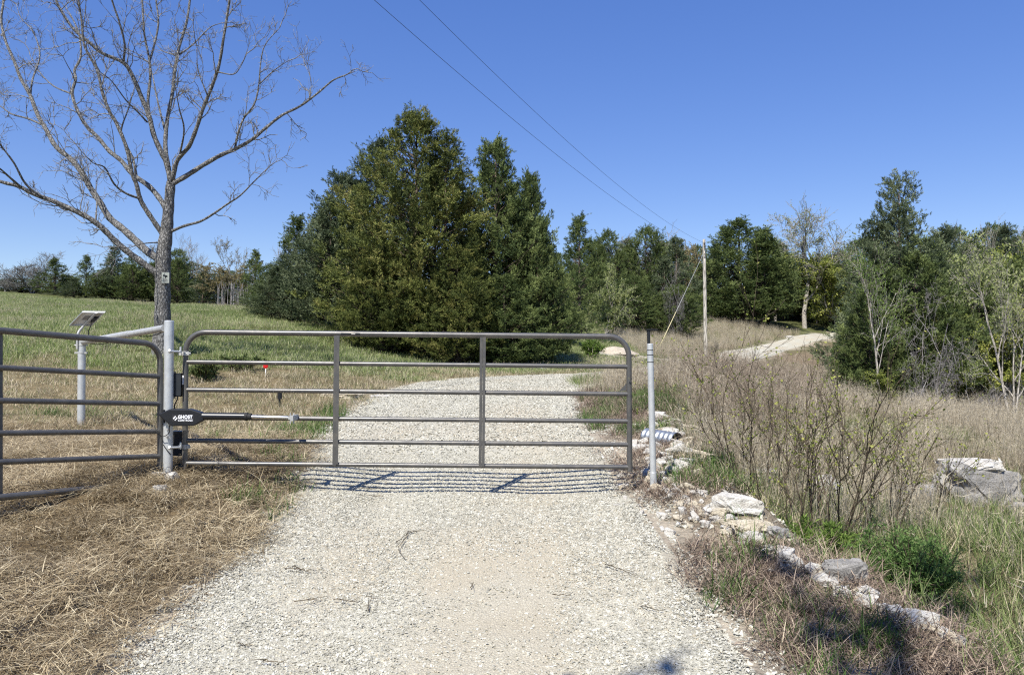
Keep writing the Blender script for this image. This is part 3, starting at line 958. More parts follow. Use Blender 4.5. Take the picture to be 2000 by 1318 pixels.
cbox = thing('control_box', 'upright black control box on the hinge post beside the gate tube', 'box', px(346, 773, 7.16))
mb = MB(); mb.box(px(346.5, 751.5, 7.17), (0.043, 0.04, 0.108)); rel(mb, cbox).build('case', M['black_plastic'], cbox)
mb = MB(); mb.box(px(346.8, 751.3, 7.125), (0.032, 0.006, 0.1)); rel(mb, cbox).build('lid', plain_mat('box_lid', (0.02, 0.023, 0.027), 0.3, spec=0.5), cbox)
mb = MB(); mb.box(px(339, 752, 7.19), (0.012, 0.02, 0.125)); rel(mb, cbox).build('mount_plate', M['black_plastic'], cbox)
P = spline(np.array([tuple(px(u, v, 7.13)) for u, v in ((347, 771), (346, 780), (341, 790), (341, 800))]), 20)
rel(MB().tube(P, 0.006, 6), cbox).build('cable', M['black_rubber'], cbox, True)
bbox = thing('battery_box', 'low black box behind the hinge post under the opener arm', 'box', px(350, 890, 7.35))
mb = MB(); mb.box(px(349, 866, 7.35), (0.062, 0.06, 0.108)); rel(mb, bbox).build('case', M['black_rubber'], bbox)
mb = MB(); mb.box(px(349, 843.5, 7.35), (0.068, 0.066, 0.012)); rel(mb, bbox).build('lid', M['black_plastic'], bbox)

# ------------------------------------------------------------------ field markers
mkd = 13.0
for _d in np.arange(10.0, 22.0, .05):
    if px(519, 737, _d).z <= h1((519 - 1000) / FPX * _d, _d):
        mkd = float(_d); break
mk = ground_at(519, mkd)
rm = thing('reflector_stake', 'round red reflector on a thin white stake in the grass left of the drive', 'marker', mk)
rc = px(519, 714.8, mkd)
rel(MB().tube([mk - Vector((0, 0, .1)), rc], 0.009, 8), rm).build('stake', M['white_print'], rm, True)
rel(MB().tube([rc - Vector((0, .014, 0)), rc - Vector((0, .010, 0)), rc + Vector((0, .010, 0))], [.044, .052, .052], 20), rm).build('reflector', M['red_plastic'], rm, True, 40)
st = px(546, 797, 13.0)
sn = thing('sensor_stake', 'small black plastic vehicle sensor on a stake in the mown grass', 'sensor', st)
rel(MB().tube([st - Vector((0, 0, .15)), px(546, 778, 13)], [.012, .02], 10), sn).build('spike', M['black_plastic'], sn, True, 40)
rel(MB().tube([px(546.5, 779, 13), px(546.5, 766, 13)], .038, 16), sn).build('head', M['black_plastic'], sn, True, 40)

# ------------------------------------------------------------------ utility pole, guy wire, lines
UP = px(1378.5, 703, 48); UT = px(1375, 467.5, 48)
UP.z = min(UP.z, h1(UP.x, UP.y) + 0.05)
def utility_pole(label, base, top):
    t = thing('utility_pole', label, 'utility pole', base)
    d = top - base
    MB().tube([-d * 0.1, d * 0.5, d * 0.995, d], [.118, .102, .088, .078], 18).build('shaft', M['pole_wood'], t, True, 40)
    for f, s in ((0.965, .05), (0.94, .045), (0.92, .04), (0.88, .035)):
        c = d * f + Vector((0, -.12, 0))
        mb = MB().tube([c + Vector((0, .04, 0)), c + Vector((0, -.04, 0)), c + Vector((0, -.13, 0))], [s * .5, s, s * .6], 12)
        mb.build('insulator', M['porcelain'], t, True, 40)
    c = d * 0.855 + Vector((0, -.13, 0))
    MB().tube([c + Vector((-.08, 0, 0)), c + Vector((.08, 0, 0))], .02, 8).build('through_bolt', M['galv_dull'], t, True)
    return t
up = utility_pole('bare pale wooden utility pole standing beyond the dry grass', UP, UT)
ga = px(1284, 690, 45); ga.z = h1(ga.x, ga.y)
gt = UP.lerp(UT, 0.895)
guy = thing('guy_wire', 'guy wire with yellow guard slanting from pole down to the ground', 'wire', ga)
rel(MB().tube([gt, ga], 0.011, 8), guy).build('strand', M['galv_dull'], guy, True)
rel(MB().tube([gt.lerp(ga, .62), ga], 0.02, 10), guy).build('guard', M['yellow_guard'], guy, True)
B0 = Vector((-9.1 + .44 * -15, -15, 0)); B0.z = h1(B0.x, B0.y)


def power_line(label, p3, yend):
    (d0, z0), (d1, z1), (d2, z2) = p3
    ys = np.linspace(48.0, yend, 160)
    rel_z = z0 * (ys - d1) * (ys - d2) / ((d0 - d1) * (d0 - d2)) + z1 * (ys - d0) * (ys - d2) / ((d1 - d0) * (d1 - d2)) + z2 * (ys - d0) * (ys - d1) / ((d2 - d0) * (d2 - d1))
    P = np.stack([-9.1 + .44 * ys, ys, EYE + rel_z], 1)
    o = MB().tube(P, 0.005, 6).build('power_line', M['wire'], None, True)
    tag(o, label, 'wire', 'overhead wires from the utility pole')
    return P[-1]


e1_ = power_line('lower of two thin overhead wires crossing the sky to the pole', ((14.76, 6.9), (24.4, 6.34), (48, 6.75)), -15)
e2_ = power_line('upper of two thin overhead wires crossing the sky to the pole', ((16.35, 7.63), (29.7, 6.86), (48, 7.25)), -15)
utility_pole('wooden utility pole behind the viewer at the other end of the wires', B0, Vector((B0.x, B0.y, max(e1_[2], e2_[2]) + 0.5)))

# ------------------------------------------------------------------ vegetation building blocks
def rot_from_dir(D, roll):
    """(n,3) unit directions -> (n,3,3) matrices whose columns are side, normal, direction"""
    D = D / np.maximum(np.linalg.norm(D, axis=1, keepdims=True), 1e-9)
    ref = np.where(np.abs(D[:, 2:3]) < 0.9, np.array([[0, 0, 1.0]]), np.array([[1.0, 0, 0]]))
    u = np.cross(D, ref); u /= np.linalg.norm(u, axis=1, keepdims=True)
    w = np.cross(D, u)
    c = np.cos(roll)[:, None]; s = np.sin(roll)[:, None]
    return np.stack([u * c + w * s, -u * s + w * c, D], -1)


def stamp(TV, TF, P, Rm, S, rnd):
    """copies template (TV, TF) to every point: verts, faces, per-vertex attribute"""
    n_, k = len(P), len(TV)
    V = np.einsum('nij,kj->nki', Rm, TV) * (S[:, None, None] if S.ndim == 1 else S[:, None, :]) + P[:, None, :]
    F = TF[None] + (np.arange(n_) * k)[:, None, None]
    return V.reshape(-1, 3), F.reshape(-1, TF.shape[1]), np.repeat(rnd, k)


def plume_template(rs, k=9):
    """one cedar spray: thin sprigs along an axis of length 1 (z)"""
    V = []; F = []
    for i in range(k):
        a = i / k
        base = np.array([0, 0, a * 0.8])
        az = i * 2.4 + rs.uniform(-.4, .4)
        el = rs.uniform(0.35, 0.75)
        d = np.array([math.cos(az) * math.sin(el), math.sin(az) * math.sin(el), math.cos(el)])
        L = rs.uniform(0.36, 0.60) * (1.1 - 0.5 * a)
        sd = np.cross(d, rs.normal(size=3)); sd /= np.linalg.norm(sd)
        w = 0.054 * rs.uniform(.8, 1.3)
        n0 = len(V)
        V += [base, base + d * L * .5 + sd * w, base + d * L, base + d * L * .5 - sd * w]
        F += [[n0, n0 + 1, n0 + 2], [n0, n0 + 2, n0 + 3]]
    n0 = len(V)
    V += [np.array([0.035, 0, .45]), np.array([0, 0, 1.12]), np.array([-.035, 0, .45])]
    F += [[n0, n0 + 1, n0 + 2]]
    return np.array(V), np.array(F)


def cedar_meshes(name, seed, Ht, R, mat, nb=240, dens=17, size=0.42, power=0.75, leaders=1, ragged=0.25, bare=0.0, low=0.02, gap=0.0):
    rs = np.random.default_rng(seed)
    PP = []; DD = []; SS = []; RR = []
    twigs = MB()
    lead = [(0, 0, 1.0, 1.0)]
    for i in range(leaders - 1):
        a = rs.uniform(0, 6.28)
        lead.append((math.cos(a) * R * rs.uniform(.3, .45), math.sin(a) * R * rs.uniform(.3, .45), rs.uniform(.78, .92), rs.uniform(.55, .7)))
    for li, (lx, ly, lh, lr) in enumerate(lead):
        hh = Ht * lh
        ph = rs.uniform(0, 100)
        n_ = int(nb * lr)
        for i in range(n_):
            t = 1 - (1 - rs.uniform(low, 0.985)) ** 0.9
            az = rs.uniform(0, 2 * math.pi)
            env = R * lr * ((1 - t) ** power) * (0.55 + 0.45 * min(1, t / 0.12))
            lob = 1 + ragged * (2 * float(fbm(np.array([az * 1.1 + ph]), np.array([t * 7 + ph]), seed, 2)[0]) - 1) * 1.6
            L = max(0.18, env * lob * rs.uniform(0.72, 1.08))
            if gap and rs.uniform() < gap and t > 0.1: continue
            slope = 0.1 + 0.9 * t + rs.uniform(-.15, .2)
            p0 = np.array([lx * min(1, t * 3), ly * min(1, t * 3), t * hh])
            d = np.array([math.cos(az), math.sin(az), slope]); d /= np.linalg.norm(d)
            dp = d.copy(); dp[2] += 0.25
            tot = max(4, int(dens * (L / (R * .6)) ** 0.8))
            nbo = max(1, tot // 9)
            tone = rs.uniform(.0, .85)
            for bo in range(nbo):
                sb = 1.0 if bo == 0 else rs.uniform(0.3, 1.0) ** 0.7
                q0 = p0 + d * (sb * L); q0[2] += 0.14 * L * sb ** 2
                bd_ = d * .7 + np.array([0, 0, .45]) + rs.normal(scale=.5, size=3); bd_ /= np.linalg.norm(bd_)
                bl = size * rs.uniform(1.0, 2.3)
                k = 13
                f = rs.uniform(-.25, 1, k)
                P = q0 + bd_ * (f * bl)[:, None] + rs.normal(scale=size * .25, size=(k, 3)) * np.array([1, 1, .7]) * (1.2 - f[:, None] * .85)
                D = bd_ * .8 + np.array([0, 0, .2]) + rs.normal(scale=.45, size=(k, 3))
                PP.append(P); DD.append(D); SS.append(size * rs.uniform(.55, 1.05, k) * (1.1 - .35 * np.clip(f, 0, 1)))
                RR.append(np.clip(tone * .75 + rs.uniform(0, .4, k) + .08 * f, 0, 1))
            if i % 3 == 0:
                twigs.tube([p0, p0 + d * L * .5, p0 + d * L * .95 + np.array([0, 0, .12 * L])], [0.02 + .012 * L, .015, .005], 4, False)
        k = 8
        z = hh * rs.uniform(.90, 1.0, k)
        PP.append(np.stack([lx + rs.normal(scale=.06, size=k), ly + rs.normal(scale=.06, size=k), z], 1))
        DD.append(np.array([0, 0, 1.0]) + rs.normal(scale=.22, size=(k, 3))); SS.append(np.full(k, size * .9)); RR.append(rs.uniform(.3, .7, k))
    P = np.concatenate(PP); D = np.concatenate(DD); S = np.concatenate(SS); Rn = np.concatenate(RR)
    keep = P[:, 2] > 0.02
    P, D, S, Rn = P[keep], D[keep], S[keep], Rn[keep]
    Vs = []; Fs = []; As = []; off = 0
    for v in range(4):
        TV, TF = plume_template(rs)
        sel = np.arange(len(P)) % 4 == v
        Dn = D[sel] / np.linalg.norm(D[sel], axis=1, keepdims=True)
        V, F, Aa = stamp(TV, TF, P[sel], rot_from_dir(Dn, rs.uniform(0, 6.28, sel.sum())), S[sel], Rn[sel])
        Vs.append(V); Fs.append(F + off); As.append(Aa); off += len(V)
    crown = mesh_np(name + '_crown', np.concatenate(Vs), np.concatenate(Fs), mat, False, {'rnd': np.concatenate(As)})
    tr = MB()
    for lx, ly, lh, lr in lead:
        tr.tube([(0, 0, -.4), (lx * .3, ly * .3, Ht * .12), (lx, ly, Ht * lh * .5), (lx, ly, Ht * lh * .97)], [Ht * .021 * lr, Ht * .017 * lr, Ht * .009 * lr, .01], 8)
    tr.V += [v for v in twigs.V]; tr.Q += [q + tr.n for q in twigs.Q]; tr.n += twigs.n
    return crown, tr.mesh(name + '_trunk', M['bark_cedar'], True)


def place_tree(kind_name, label, meshes, base, sc=(1, 1, 1), rz=0.0, group=None, cat='tree', names=('crown', 'trunk')):
    t = thing(kind_name, label, cat, base, rz, group)
    t.scale = sc
    for nm, me in zip(names, meshes):
        if me is not None:
            link(nm, me, t)
    return t


def branch_tree(name, seed, Ht, bark, leafmat=None, spread=0.55, levels=4, trunk_r=None, first=0.25, nchild=(4, 6), leafn=0, leaf_size=0.06, multi=1, up=0.25, wiggle=0.18, lean=0.0, tip_r=0.004, ratio=0.62, leaf_levels=2, mat_twig=None):
    """deciduous skeleton: trunk with limbs, finer branches; returns (crown leaves or None, trunk, branches)"""
    rs = np.random.default_rng(seed)
    trunk = MB(); br = MB()
    LP = []; LD = []
    trunk_r = trunk_r or Ht * 0.016

    def grow(p, d, L, r, lev):
        nseg = 5 if lev < 2 else 3
        P = [p.copy()]; q = p.copy(); dd = d.copy()
        for i in range(nseg):
            dd = dd + rs.normal(scale=wiggle, size=3) * (0.6 if lev == 0 else 1) + np.array([0, 0, up * (0.5 if lev else .3)]) * .4
            dd /= np.linalg.norm(dd)
            q = q + dd * L / nseg
            P.append(q.copy())
        rr = np.linspace(r, max(tip_r, r * (0.45 if lev else .35)), nseg + 1)
        if lev >= levels: rr[-1] = tip_r * .6
        (trunk if lev == 0 else br).tube(P, rr, 8 if lev == 0 else (5 if lev == 1 else 3), False)
        if leafn and lev >= levels - leaf_levels + 1:
            for i in range(leafn):
                f = rs.uniform(.2, 1) * nseg
                k = min(int(f), nseg - 1)
                LP.append(P[k] + (P[k + 1] - P[k]) * (f - k) + rs.normal(scale=.04, size=3)); LD.append(rs.normal(size=3))
        if lev < levels:
            nc = rs.integers(nchild[0], nchild[1] + 1)
            for i in range(nc):
                f = (first if lev == 0 else .2) + (1 - (first if lev == 0 else .2)) * (i + rs.uniform(.1, .9)) / nc
                f = min(f, .98) * nseg
                k = min(int(f), nseg - 1)
                b0 = P[k] + (P[k + 1] - P[k]) * (f - k)
                ax = P[k + 1] - P[k]; ax = ax / np.linalg.norm(ax)
                sd = np.cross(ax, rs.normal(size=3)); sd /= np.linalg.norm(sd)
                a = spread * rs.uniform(.75, 1.4)
                nd_ = ax * math.cos(a) + sd * math.sin(a)
                nd_[2] += up * .4
                nd_ /= np.linalg.norm(nd_)
                grow(b0, nd_, L * ratio * rs.uniform(.7, 1.15) * (1.15 - .5 * f / nseg if lev == 0 else 1), max(tip_r, r * (1 - .55 * f / nseg) * .55), lev + 1)

    for mI in range(multi):
        a = rs.uniform(0, 6.28)
        ln = lean + (0.25 if multi > 1 else 0)
        d = np.array([math.cos(a) * ln, math.sin(a) * ln, 1.0]); d /= np.linalg.norm(d)
        grow(np.array([0, 0, -.15]), d, Ht * rs.uniform(.6, .72) * (1 if mI == 0 else rs.uniform(.6, .9)), trunk_r * (1 if mI == 0 else .8), 0)
    crown = None
    if leafn:
        P = np.array(LP); D = np.array(LD)
        TV = np.array([[0, 0, 0], [.42, .08, .5], [0, 0, 1.05], [-.42, .08, .5]]); TF = np.array([[0, 1, 2], [0, 2, 3]])
        D /= np.linalg.norm(D, axis=1, keepdims=True)
        V, F, Aa = stamp(TV, TF, P, rot_from_dir(D, rs.uniform(0, 6.28, len(P))), leaf_size * rs.uniform(.6, 1.3, len(P)), rs.uniform(0.05, .95, len(P)))
        crown = mesh_np(name + '_crown', V, F, leafmat, False, {'rnd': Aa})
    return crown, trunk.mesh(name + '_trunk', bark, True), br.mesh(name + '_limbs', mat_twig or bark, True)


# ------------------------------------------------------------------ the big bare tree left of the drive
TD_ = 18.0
K_ = 700.0 / 1538.0
LIMBS = [  # traced in the photograph; (points, start half width, end half width, depth gain at the tip)
    ([(700, 1010), (715, 1000), (722, 900), (732, 800), (735, 785)], 25, 18, 0.0),
    ([(690, 1190), (640, 1150), (560, 1090), (500, 1040), (440, 980), (380, 935), (300, 895), (220, 860), (150, 835), (80, 800), (20, 785), (-60, 760)], 15, 6, -1.4),
    ([(180, 848), (110, 790), (60, 700), (0, 620), (-40, 560)], 5, 2.5, -2.0),
    ([(90, 803), (40, 760), (0, 725), (-60, 690)], 5, 2.5, -2.2),
    ([(410, 955), (415, 880), (412, 830), (415, 780)], 4, 1.2, 0.8),
    ([(697, 1120), (640, 1085), (590, 1040), (530, 985), (470, 935), (430, 870), (390, 810), (350, 740), (300, 680), (240, 630), (200, 560), (160, 490), (130, 410), (90, 340), (60, 260), (25, 180), (5, 90), (15, 0), (10, -120)], 17, 4, 1.8),
    ([(190, 540), (120, 510), (50, 490), (0, 455), (-60, 420)], 5, 2, 2.4),
    ([(130, 410), (140, 340), (170, 250), (160, 180), (130, 120), (90, 80), (70, 20)], 4.5, 1.5, 2.6),
    ([(700, 1010), (660, 950), (620, 890), (600, 850), (585, 790), (565, 740), (545, 640), (500, 530), (470, 480), (440, 400), (420, 310), (390, 250), (360, 190), (350, 90), (330, -40)], 11, 3.5, -1.2),
    ([(600, 853), (540, 830), (490, 790), (450, 720), (400, 700), (350, 650)], 5.5, 1.5, -1.6),
    ([(724, 920), (690, 860), (640, 800), (570, 750), (520, 690), (470, 650), (420, 590), (370, 540), (330, 470), (310, 400), (325, 340), (320, 300), (345, 250), (345, 180), (330, 120), (300, 60)], 12, 3, 1.2),
    ([(310, 405), (230, 370), (170, 310), (130, 240)], 4, 1.5, 1.9),
    ([(585, 755), (570, 680), (540, 620), (520, 560), (550, 470), (570, 400)], 6, 2, 0.4),
    ([(735, 790), (715, 700), (690, 650), (660, 580), (640, 500), (600, 400), (570, 330), (530, 270), (440, 230), (380, 180), (320, 130), (270, 60), (240, 0), (215, -80)], 12, 4, -0.8),
    ([(530, 265), (535, 190), (510, 90), (480, 0), (465, -80)], 5, 3, -1.1),
    ([(640, 500), (635, 430), (645, 330), (640, 250), (620, 150), (610, 0), (600, -90)], 7, 3, -0.2),
    ([(640, 270), (660, 200), (680, 100), (670, 0), (675, -90)], 5, 3, 0.4),
    ([(632, 525), (590, 480), (540, 430), (480, 350), (430, 310)], 4, 1.5, -1.8),
    ([(722, 720), (710, 640), (712, 570), (720, 500), (740, 400), (750, 300), (770, 200), (800, 100), (815, 0), (825, -90)], 10, 4, 0.9),
    ([(770, 235), (830, 190), (900, 120), (950, 100)], 4, 1.5, 1.3),
    ([(708, 560), (680, 450), (660, 350), (650, 300)], 5, 2, 1.4),
    ([(755, 240), (700, 220), (670, 190)], 3, 1.2, 1.7),
    ([(740, 775), (760, 690), (810, 630), (840, 560), (870, 470), (910, 370), (940, 280), (960, 160), (985, 0), (990, -80)], 10, 4, -1.3),
    ([(768, 680), (790, 560), (770, 470), (755, 390)], 4.5, 1.5, -1.6),
    ([(890, 410), (850, 300), (845, 200)], 3, 1.2, -1.0),
    ([(935, 310), (1000, 320), (1030, 290), (1060, 230)], 3, 1.2, -1.5),
    ([(738, 790), (800, 755), (870, 710), (950, 665), (1010, 640), (1080, 600), (1140, 550), (1210, 495), (1290, 455), (1370, 395), (1430, 345), (1490, 320), (1515, 300)], 11, 2, 0.7),
    ([(1008, 640), (1020, 580), (1045, 510), (1090, 450), (1110, 370), (1120, 260), (1140, 190), (1200, 120)], 5.5, 1.5, 0.2),
    ([(1115, 360), (1180, 300), (1240, 260)], 3, 1.2, -0.2),
    ([(1330, 425), (1335, 350), (1320, 300)], 2.5, 1, 0.9),
    ([(730, 995), (790, 970), (860, 950), (920, 915), (970, 880), (1030, 840), (1080, 790), (1135, 735)], 6.5, 2, -1.0),
    ([(695, 1040), (620, 1045), (550, 1065)], 3.5, 1.2, -0.9),
]
tb = px(318, 690, TD_); tb.z = min(tb.z, h1(tb.x, tb.y))
bare = thing('bare_tree', 'large leafless tree with scaly grey bark spreading over the field at left', 'tree', tb)
mb = MB()
tp = [px(316, 700, TD_), px(317, 660, TD_), px(317.5, 600, TD_), px(318, 546, TD_), px(319, 500, TD_), px(325, 455, TD_), px(329, 410, TD_), px(333, 364, TD_), px(334.5, 357, TD_)]
tp[0] = Vector((tb.x - .02, tb.y, tb.z - .3))
P = spline(np.array([tuple(p) for p in tp]), 45)
rr = np.interp(np.linspace(0, 1, len(P)), [0, .08, .16, .34, .5, .62, .8, 1], [.30, .235, .18, .172, .166, .140, .112, .095])
mb.tube(P, rr * (1 + .05 * np.sin(np.arange(len(P)) * 1.7)), 16)
rel(mb, bare).build('trunk', M['bark_scaly'], bare, True)
rsT = np.random.default_rng(5)
twV = MB()


def twig(p, d, L, r, lev):
    nseg = 4
    P = [p]; q = p; dd = d
    for i in range(nseg):
        dd = dd + rsT.normal(scale=.24, size=3) + np.array([0, 0, .05]); dd = dd / np.linalg.norm(dd)
        q = q + dd * L / nseg; P.append(q)
    twV.tube(P, np.linspace(r, max(.0035, r * .45), nseg + 1), 4 if lev == 0 else 3, False)
    if lev < 2:
        for i in range(rsT.integers(3, 6)):
            k = rsT.integers(1, nseg + 1)
            ax = P[k] - P[k - 1]; ax = ax / np.linalg.norm(ax)
            sd = np.cross(ax, rsT.normal(size=3)); sd /= np.linalg.norm(sd)
            a = rsT.uniform(.45, 1.0)
            twig(P[k], ax * math.cos(a) + sd * math.sin(a), L * rsT.uniform(.35, .65), max(.004, r * .6), lev + 1)


prev_d = {}
for li, (pl, w0, w1_, dg_) in enumerate(LIMBS):
    n_ = len(pl)
    # depth at the start of a side branch follows the limb it leaves
    st_d = 0.0
    best = 1e9
    for lj in range(li):
        for (q, dq) in prev_d[lj]:
            dist = math.hypot(q[0] - pl[0][0], q[1] - pl[0][1])
            if dist < best:
                best = dist; st_d = dq
    if li == 0 or best > 60: st_d = 0.0
    ds = np.linspace(st_d, dg_, n_)
    prev_d[li] = list(zip(pl, ds))
    P = np.array([tuple(px(u * K_, v * K_, TD_ + q)) for (u, v), q in zip(pl, ds)])
    P = spline(P, (n_ - 1) * 4)
    R_ = np.linspace(w0, w1_, len(P)) * K_ / FPX * TD_
    R_ *= 1 + .07 * np.sin(np.arange(len(P)) * 2.1 + li)
    if li: rel(MB().tube(P, R_, 10 if w0 > 8 else 7), bare).build('limb', M['bark_scaly'], bare, True)
    Ls = np.linalg.norm(np.diff(P, axis=0), axis=1).sum()
    for i in range(int(Ls * (2.3 if li else 0.6))):
        f = rsT.uniform(.22 if li else .4, 1) ** .8 * (len(P) - 2)
        k = int(f)
        ax = P[k + 1] - P[k]; ax /= np.linalg.norm(ax)
        sd = np.cross(ax, rsT.normal(size=3)); sd /= np.linalg.norm(sd)
        a = rsT.uniform(.4, 1.1)
        twig(P[k], ax * math.cos(a) + sd * math.sin(a), rsT.uniform(.35, 1.0), min(.014, R_[k] * .5), 0)
    twig(P[-1], (P[-1] - P[-2]) / np.linalg.norm(P[-1] - P[-2]), .7, .012, 0)
tw = rel(twV, bare).build('twigs', M['bark_grey'], bare, True)
tw['kind'] = 'stuff'
# camera-warning plate nailed to the trunk
sg = thing('warning_plate', 'small pale sign plate with dark camera symbol nailed to the tree trunk', 'sign', px(323, 552.5, TD_ - .215))
c0 = px(323.2, 542.5, TD_ - .21)
mb = MB(); mb.box(c0, (.087, .004, .122)); rel(mb, sg).build('plate', plain_mat('plate_pale', (0.30, 0.32, 0.28), 0.5, var=.06), sg)
mb = MB()
Mt = np.array(Matrix.Rotation(math.radians(18), 3, 'Y'))
mb.box(c0 + Vector((-.008, -.006, .045)), (.046, .002, .02), Mt); mb.box(c0 + Vector((.035, -.006, .03)), (.012, .002, .016), Mt); mb.box(c0 + Vector((0.0, -.006, .012)), (.01, .002, .022))
rel(mb, sg).build('camera_symbol', M['black_plastic'], sg)
mb = MB()
for k, (w_, z_) in enumerate(((.04, -.03), (.05, -.055), (.058, -.08))): mb.box(c0 + Vector((0, -.006, z_)), (w_, .002, .006))
rel(mb, sg).build('print_lines', plain_mat('print_grey', (0.14, 0.14, 0.13), 0.6), sg)

# ------------------------------------------------------------------ cedars and other trees
CM = {
    'olive': cedar_meshes('cedar_olive', 11, 9.2, 3.5, M['cedar_olive'], nb=470, dens=27, leaders=3, ragged=.34, power=.78, size=.30),
    'blue': cedar_meshes('cedar_blue', 12, 8.5, 3.0, M['cedar_blue'], nb=330, dens=23, leaders=2, ragged=.36, power=.85, size=.32),
    'green': cedar_meshes('cedar_green', 13, 8.8, 3.0, M['cedar_green'], nb=400, dens=25, leaders=3, ragged=.34, power=.78, size=.30),
    'cone': cedar_meshes('cedar_cone', 14, 8.0, 2.3, M['cedar_green'], nb=280, dens=19, leaders=1, ragged=.34, power=1.0, size=.28),
    'dark': cedar_meshes('cedar_dark', 15, 8.0, 2.6, M['cedar_blue'], nb=260, dens=18, leaders=2, ragged=.38, power=.9, size=.29),
    'wide': cedar_meshes('cedar_wide', 16, 8.0, 3.6, M['cedar_green'], nb=380, dens=22, leaders=3, ragged=.36, power=.70, size=.29),
    'open': cedar_meshes('cedar_open', 18, 8.6, 2.7, M['cedar_blue'], nb=215, dens=30, leaders=3, ragged=.26, power=.8, size=.27, low=.06),
}
CH = {'olive': (9.2, 3.5), 'blue': (8.5, 3.0), 'green': (8.8, 3.0), 'cone': (8.0, 2.3), 'dark': (8.0, 2.6), 'wide': (8.0, 3.6), 'open': (8.6, 2.7)}
BM = {
    'round': branch_tree('round_bare', 31, 6.0, M['bark_grey'], None, spread=.62, levels=4, nchild=(5, 7), first=.12, multi=3, up=.25, tip_r=.009),
    'tall': branch_tree('tall_bare', 32, 9.0, M['bark_white'], None, spread=.5, levels=4, nchild=(4, 5), first=.25, up=.3, tip_r=.010),
    'budding': branch_tree('budding', 33, 8.0, M['bark_grey'], M['leaf_tan'], spread=.6, levels=4, nchild=(4, 5), first=.3, up=.2, leafn=5, leaf_size=.085, tip_r=.008),
    'tanleaf': branch_tree('tanleaf', 34, 6.0, M['bark_grey'], M['leaf_tan'], spread=.7, levels=3, nchild=(5, 7), first=.2, up=.15, leafn=22, leaf_size=.12, tip_r=.01),
    'paleleaf': branch_tree('paleleaf', 35, 11.0, M['bark_white'], M['leaf_pale'], spread=.6, levels=4, nchild=(5, 6), first=.3, up=.15, leafn=4, leaf_size=.085, tip_r=.012),
    'yellow': branch_tree('yellowleaf', 36, 6.5, M['bark_grey'], M['leaf_yellow'], spread=.7, levels=3, nchild=(6, 8), first=.15, up=.15, leafn=18, leaf_size=.11, tip_r=.006, multi=2),
    'paleshrub': branch_tree('paleshrub', 37, 5.5, M['bark_white'], M['leaf_pale'], spread=.7, levels=3, nchild=(6, 8), first=.12, up=.15, leafn=14, leaf_size=.11, tip_r=.006, multi=3),
    'slender': branch_tree('slender', 38, 7.0, M['bark_white'], M['leaf_bright'], spread=.65, levels=3, nchild=(5, 7), first=.3, up=.15, leafn=9, leaf_size=.07, tip_r=.005, trunk_r=.085, lean=.1),
    'whitebark': branch_tree('whitebark', 39, 7.5, M['bark_white'], M['leaf_pale'], spread=.75, levels=4, nchild=(4, 5), first=.2, up=.1, leafn=2, leaf_size=.10, tip_r=.005, trunk_r=.10, multi=3, lean=.25),
    'deadbrush': branch_tree('deadbrush', 40, 4.0, M['bark_dead'], None, spread=.9, levels=4, nchild=(3, 5), first=.15, up=-.12, tip_r=.004, multi=4, trunk_r=.045, lean=.55, wiggle=.24),
}
BH = {'round': 6.0, 'tall': 9.0, 'budding': 8.0, 'tanleaf': 6.0, 'paleleaf': 11.0, 'yellow': 6.5, 'paleshrub': 5.5, 'slender': 7.0, 'whitebark': 7.5, 'deadbrush': 4.0}
for k in BM:   # real extents, so that trees can be sized from the photograph
    zs = [max(v.co.z for v in me.vertices) for me in BM[k] if me is not None]
    xs = [max(abs(v.co.x) for v in me.vertices) for me in BM[k] if me is not None]
    BH[k] = (max(zs), max(xs))


def put_cedar(kind, u, vtop, d, wpx, label, seed=0, vbase=None, group='cedars around the clearing', name='cedar_tree'):
    g0 = ground_at(u, d)
    ht = px(u, vtop, d).z - g0.z
    h0, r0 = CH[kind]
    rw = 1.22 * wpx / FPX * d / 2 / r0
    return place_tree(name, label, CM[kind], g0, (rw, rw, ht / h0), seed, group)


def put_decid(kind, u, vtop, d, wpx, label, seed=0, group=None, name='deciduous_tree', cat='tree'):
    g0 = ground_at(u, d)
    ht = px(u, vtop, d).z - g0.z
    h0, r0 = BH[kind]
    rw = wpx / FPX * d / 2 / r0
    return place_tree(name, label, BM[kind], g0, (rw, rw, ht / h0), seed, group, cat, ('crown', 'trunk', 'limbs'))


CG = 'cedars of the big clump behind the gate'
put_cedar('olive', 812, 230, 27.5, 310, 'tallest olive-green cedar in the middle of the big clump', .3, group=CG)
put_cedar('blue', 735, 285, 31.5, 230, 'blue-green cedar peeking out left of the tallest cedar', 1.3, group=CG)
put_cedar('blue', 665, 345, 30.5, 220, 'blue-green cedar on the left slope of the big clump', 2.9, group=CG)
put_cedar('blue', 618, 430, 32.0, 150, 'small blue-green cedar at the left foot of the big clump', 4.1, group=CG)
put_cedar('green', 968, 282, 29.0, 225, 'second tallest cedar, green, right of the tallest one', 2.0, group=CG)
put_cedar('green', 1034, 345, 30.5, 140, 'green cedar with ragged edge against the sky right of second peak', 5.1, group=CG)
put_cedar('olive', 893, 490, 26.5, 190, 'low bushy cedar in front between the two tallest cedars', .9, group=CG)
put_cedar('green', 1050, 430, 29.0, 150, 'low bushy cedar at the right front of the big clump', 2.2, group=CG)
put_cedar('olive', 745, 470, 26.5, 170, 'low olive cedar at the left front of the big clump', 3.2, group=CG)
put_cedar('green', 985, 540, 27.0, 170, 'lowest spreading cedar at the foot of the clump above the gate', 1.9, group=CG)
put_cedar('blue', 566, 500, 33.5, 150, 'low blue-green cedar between the pointed cedar and the big clump', 2.6, group=CG)
put_cedar('cone', 578, 424, 38, 125, 'grey-green pointed cedar standing left of the big clump', 2.0)
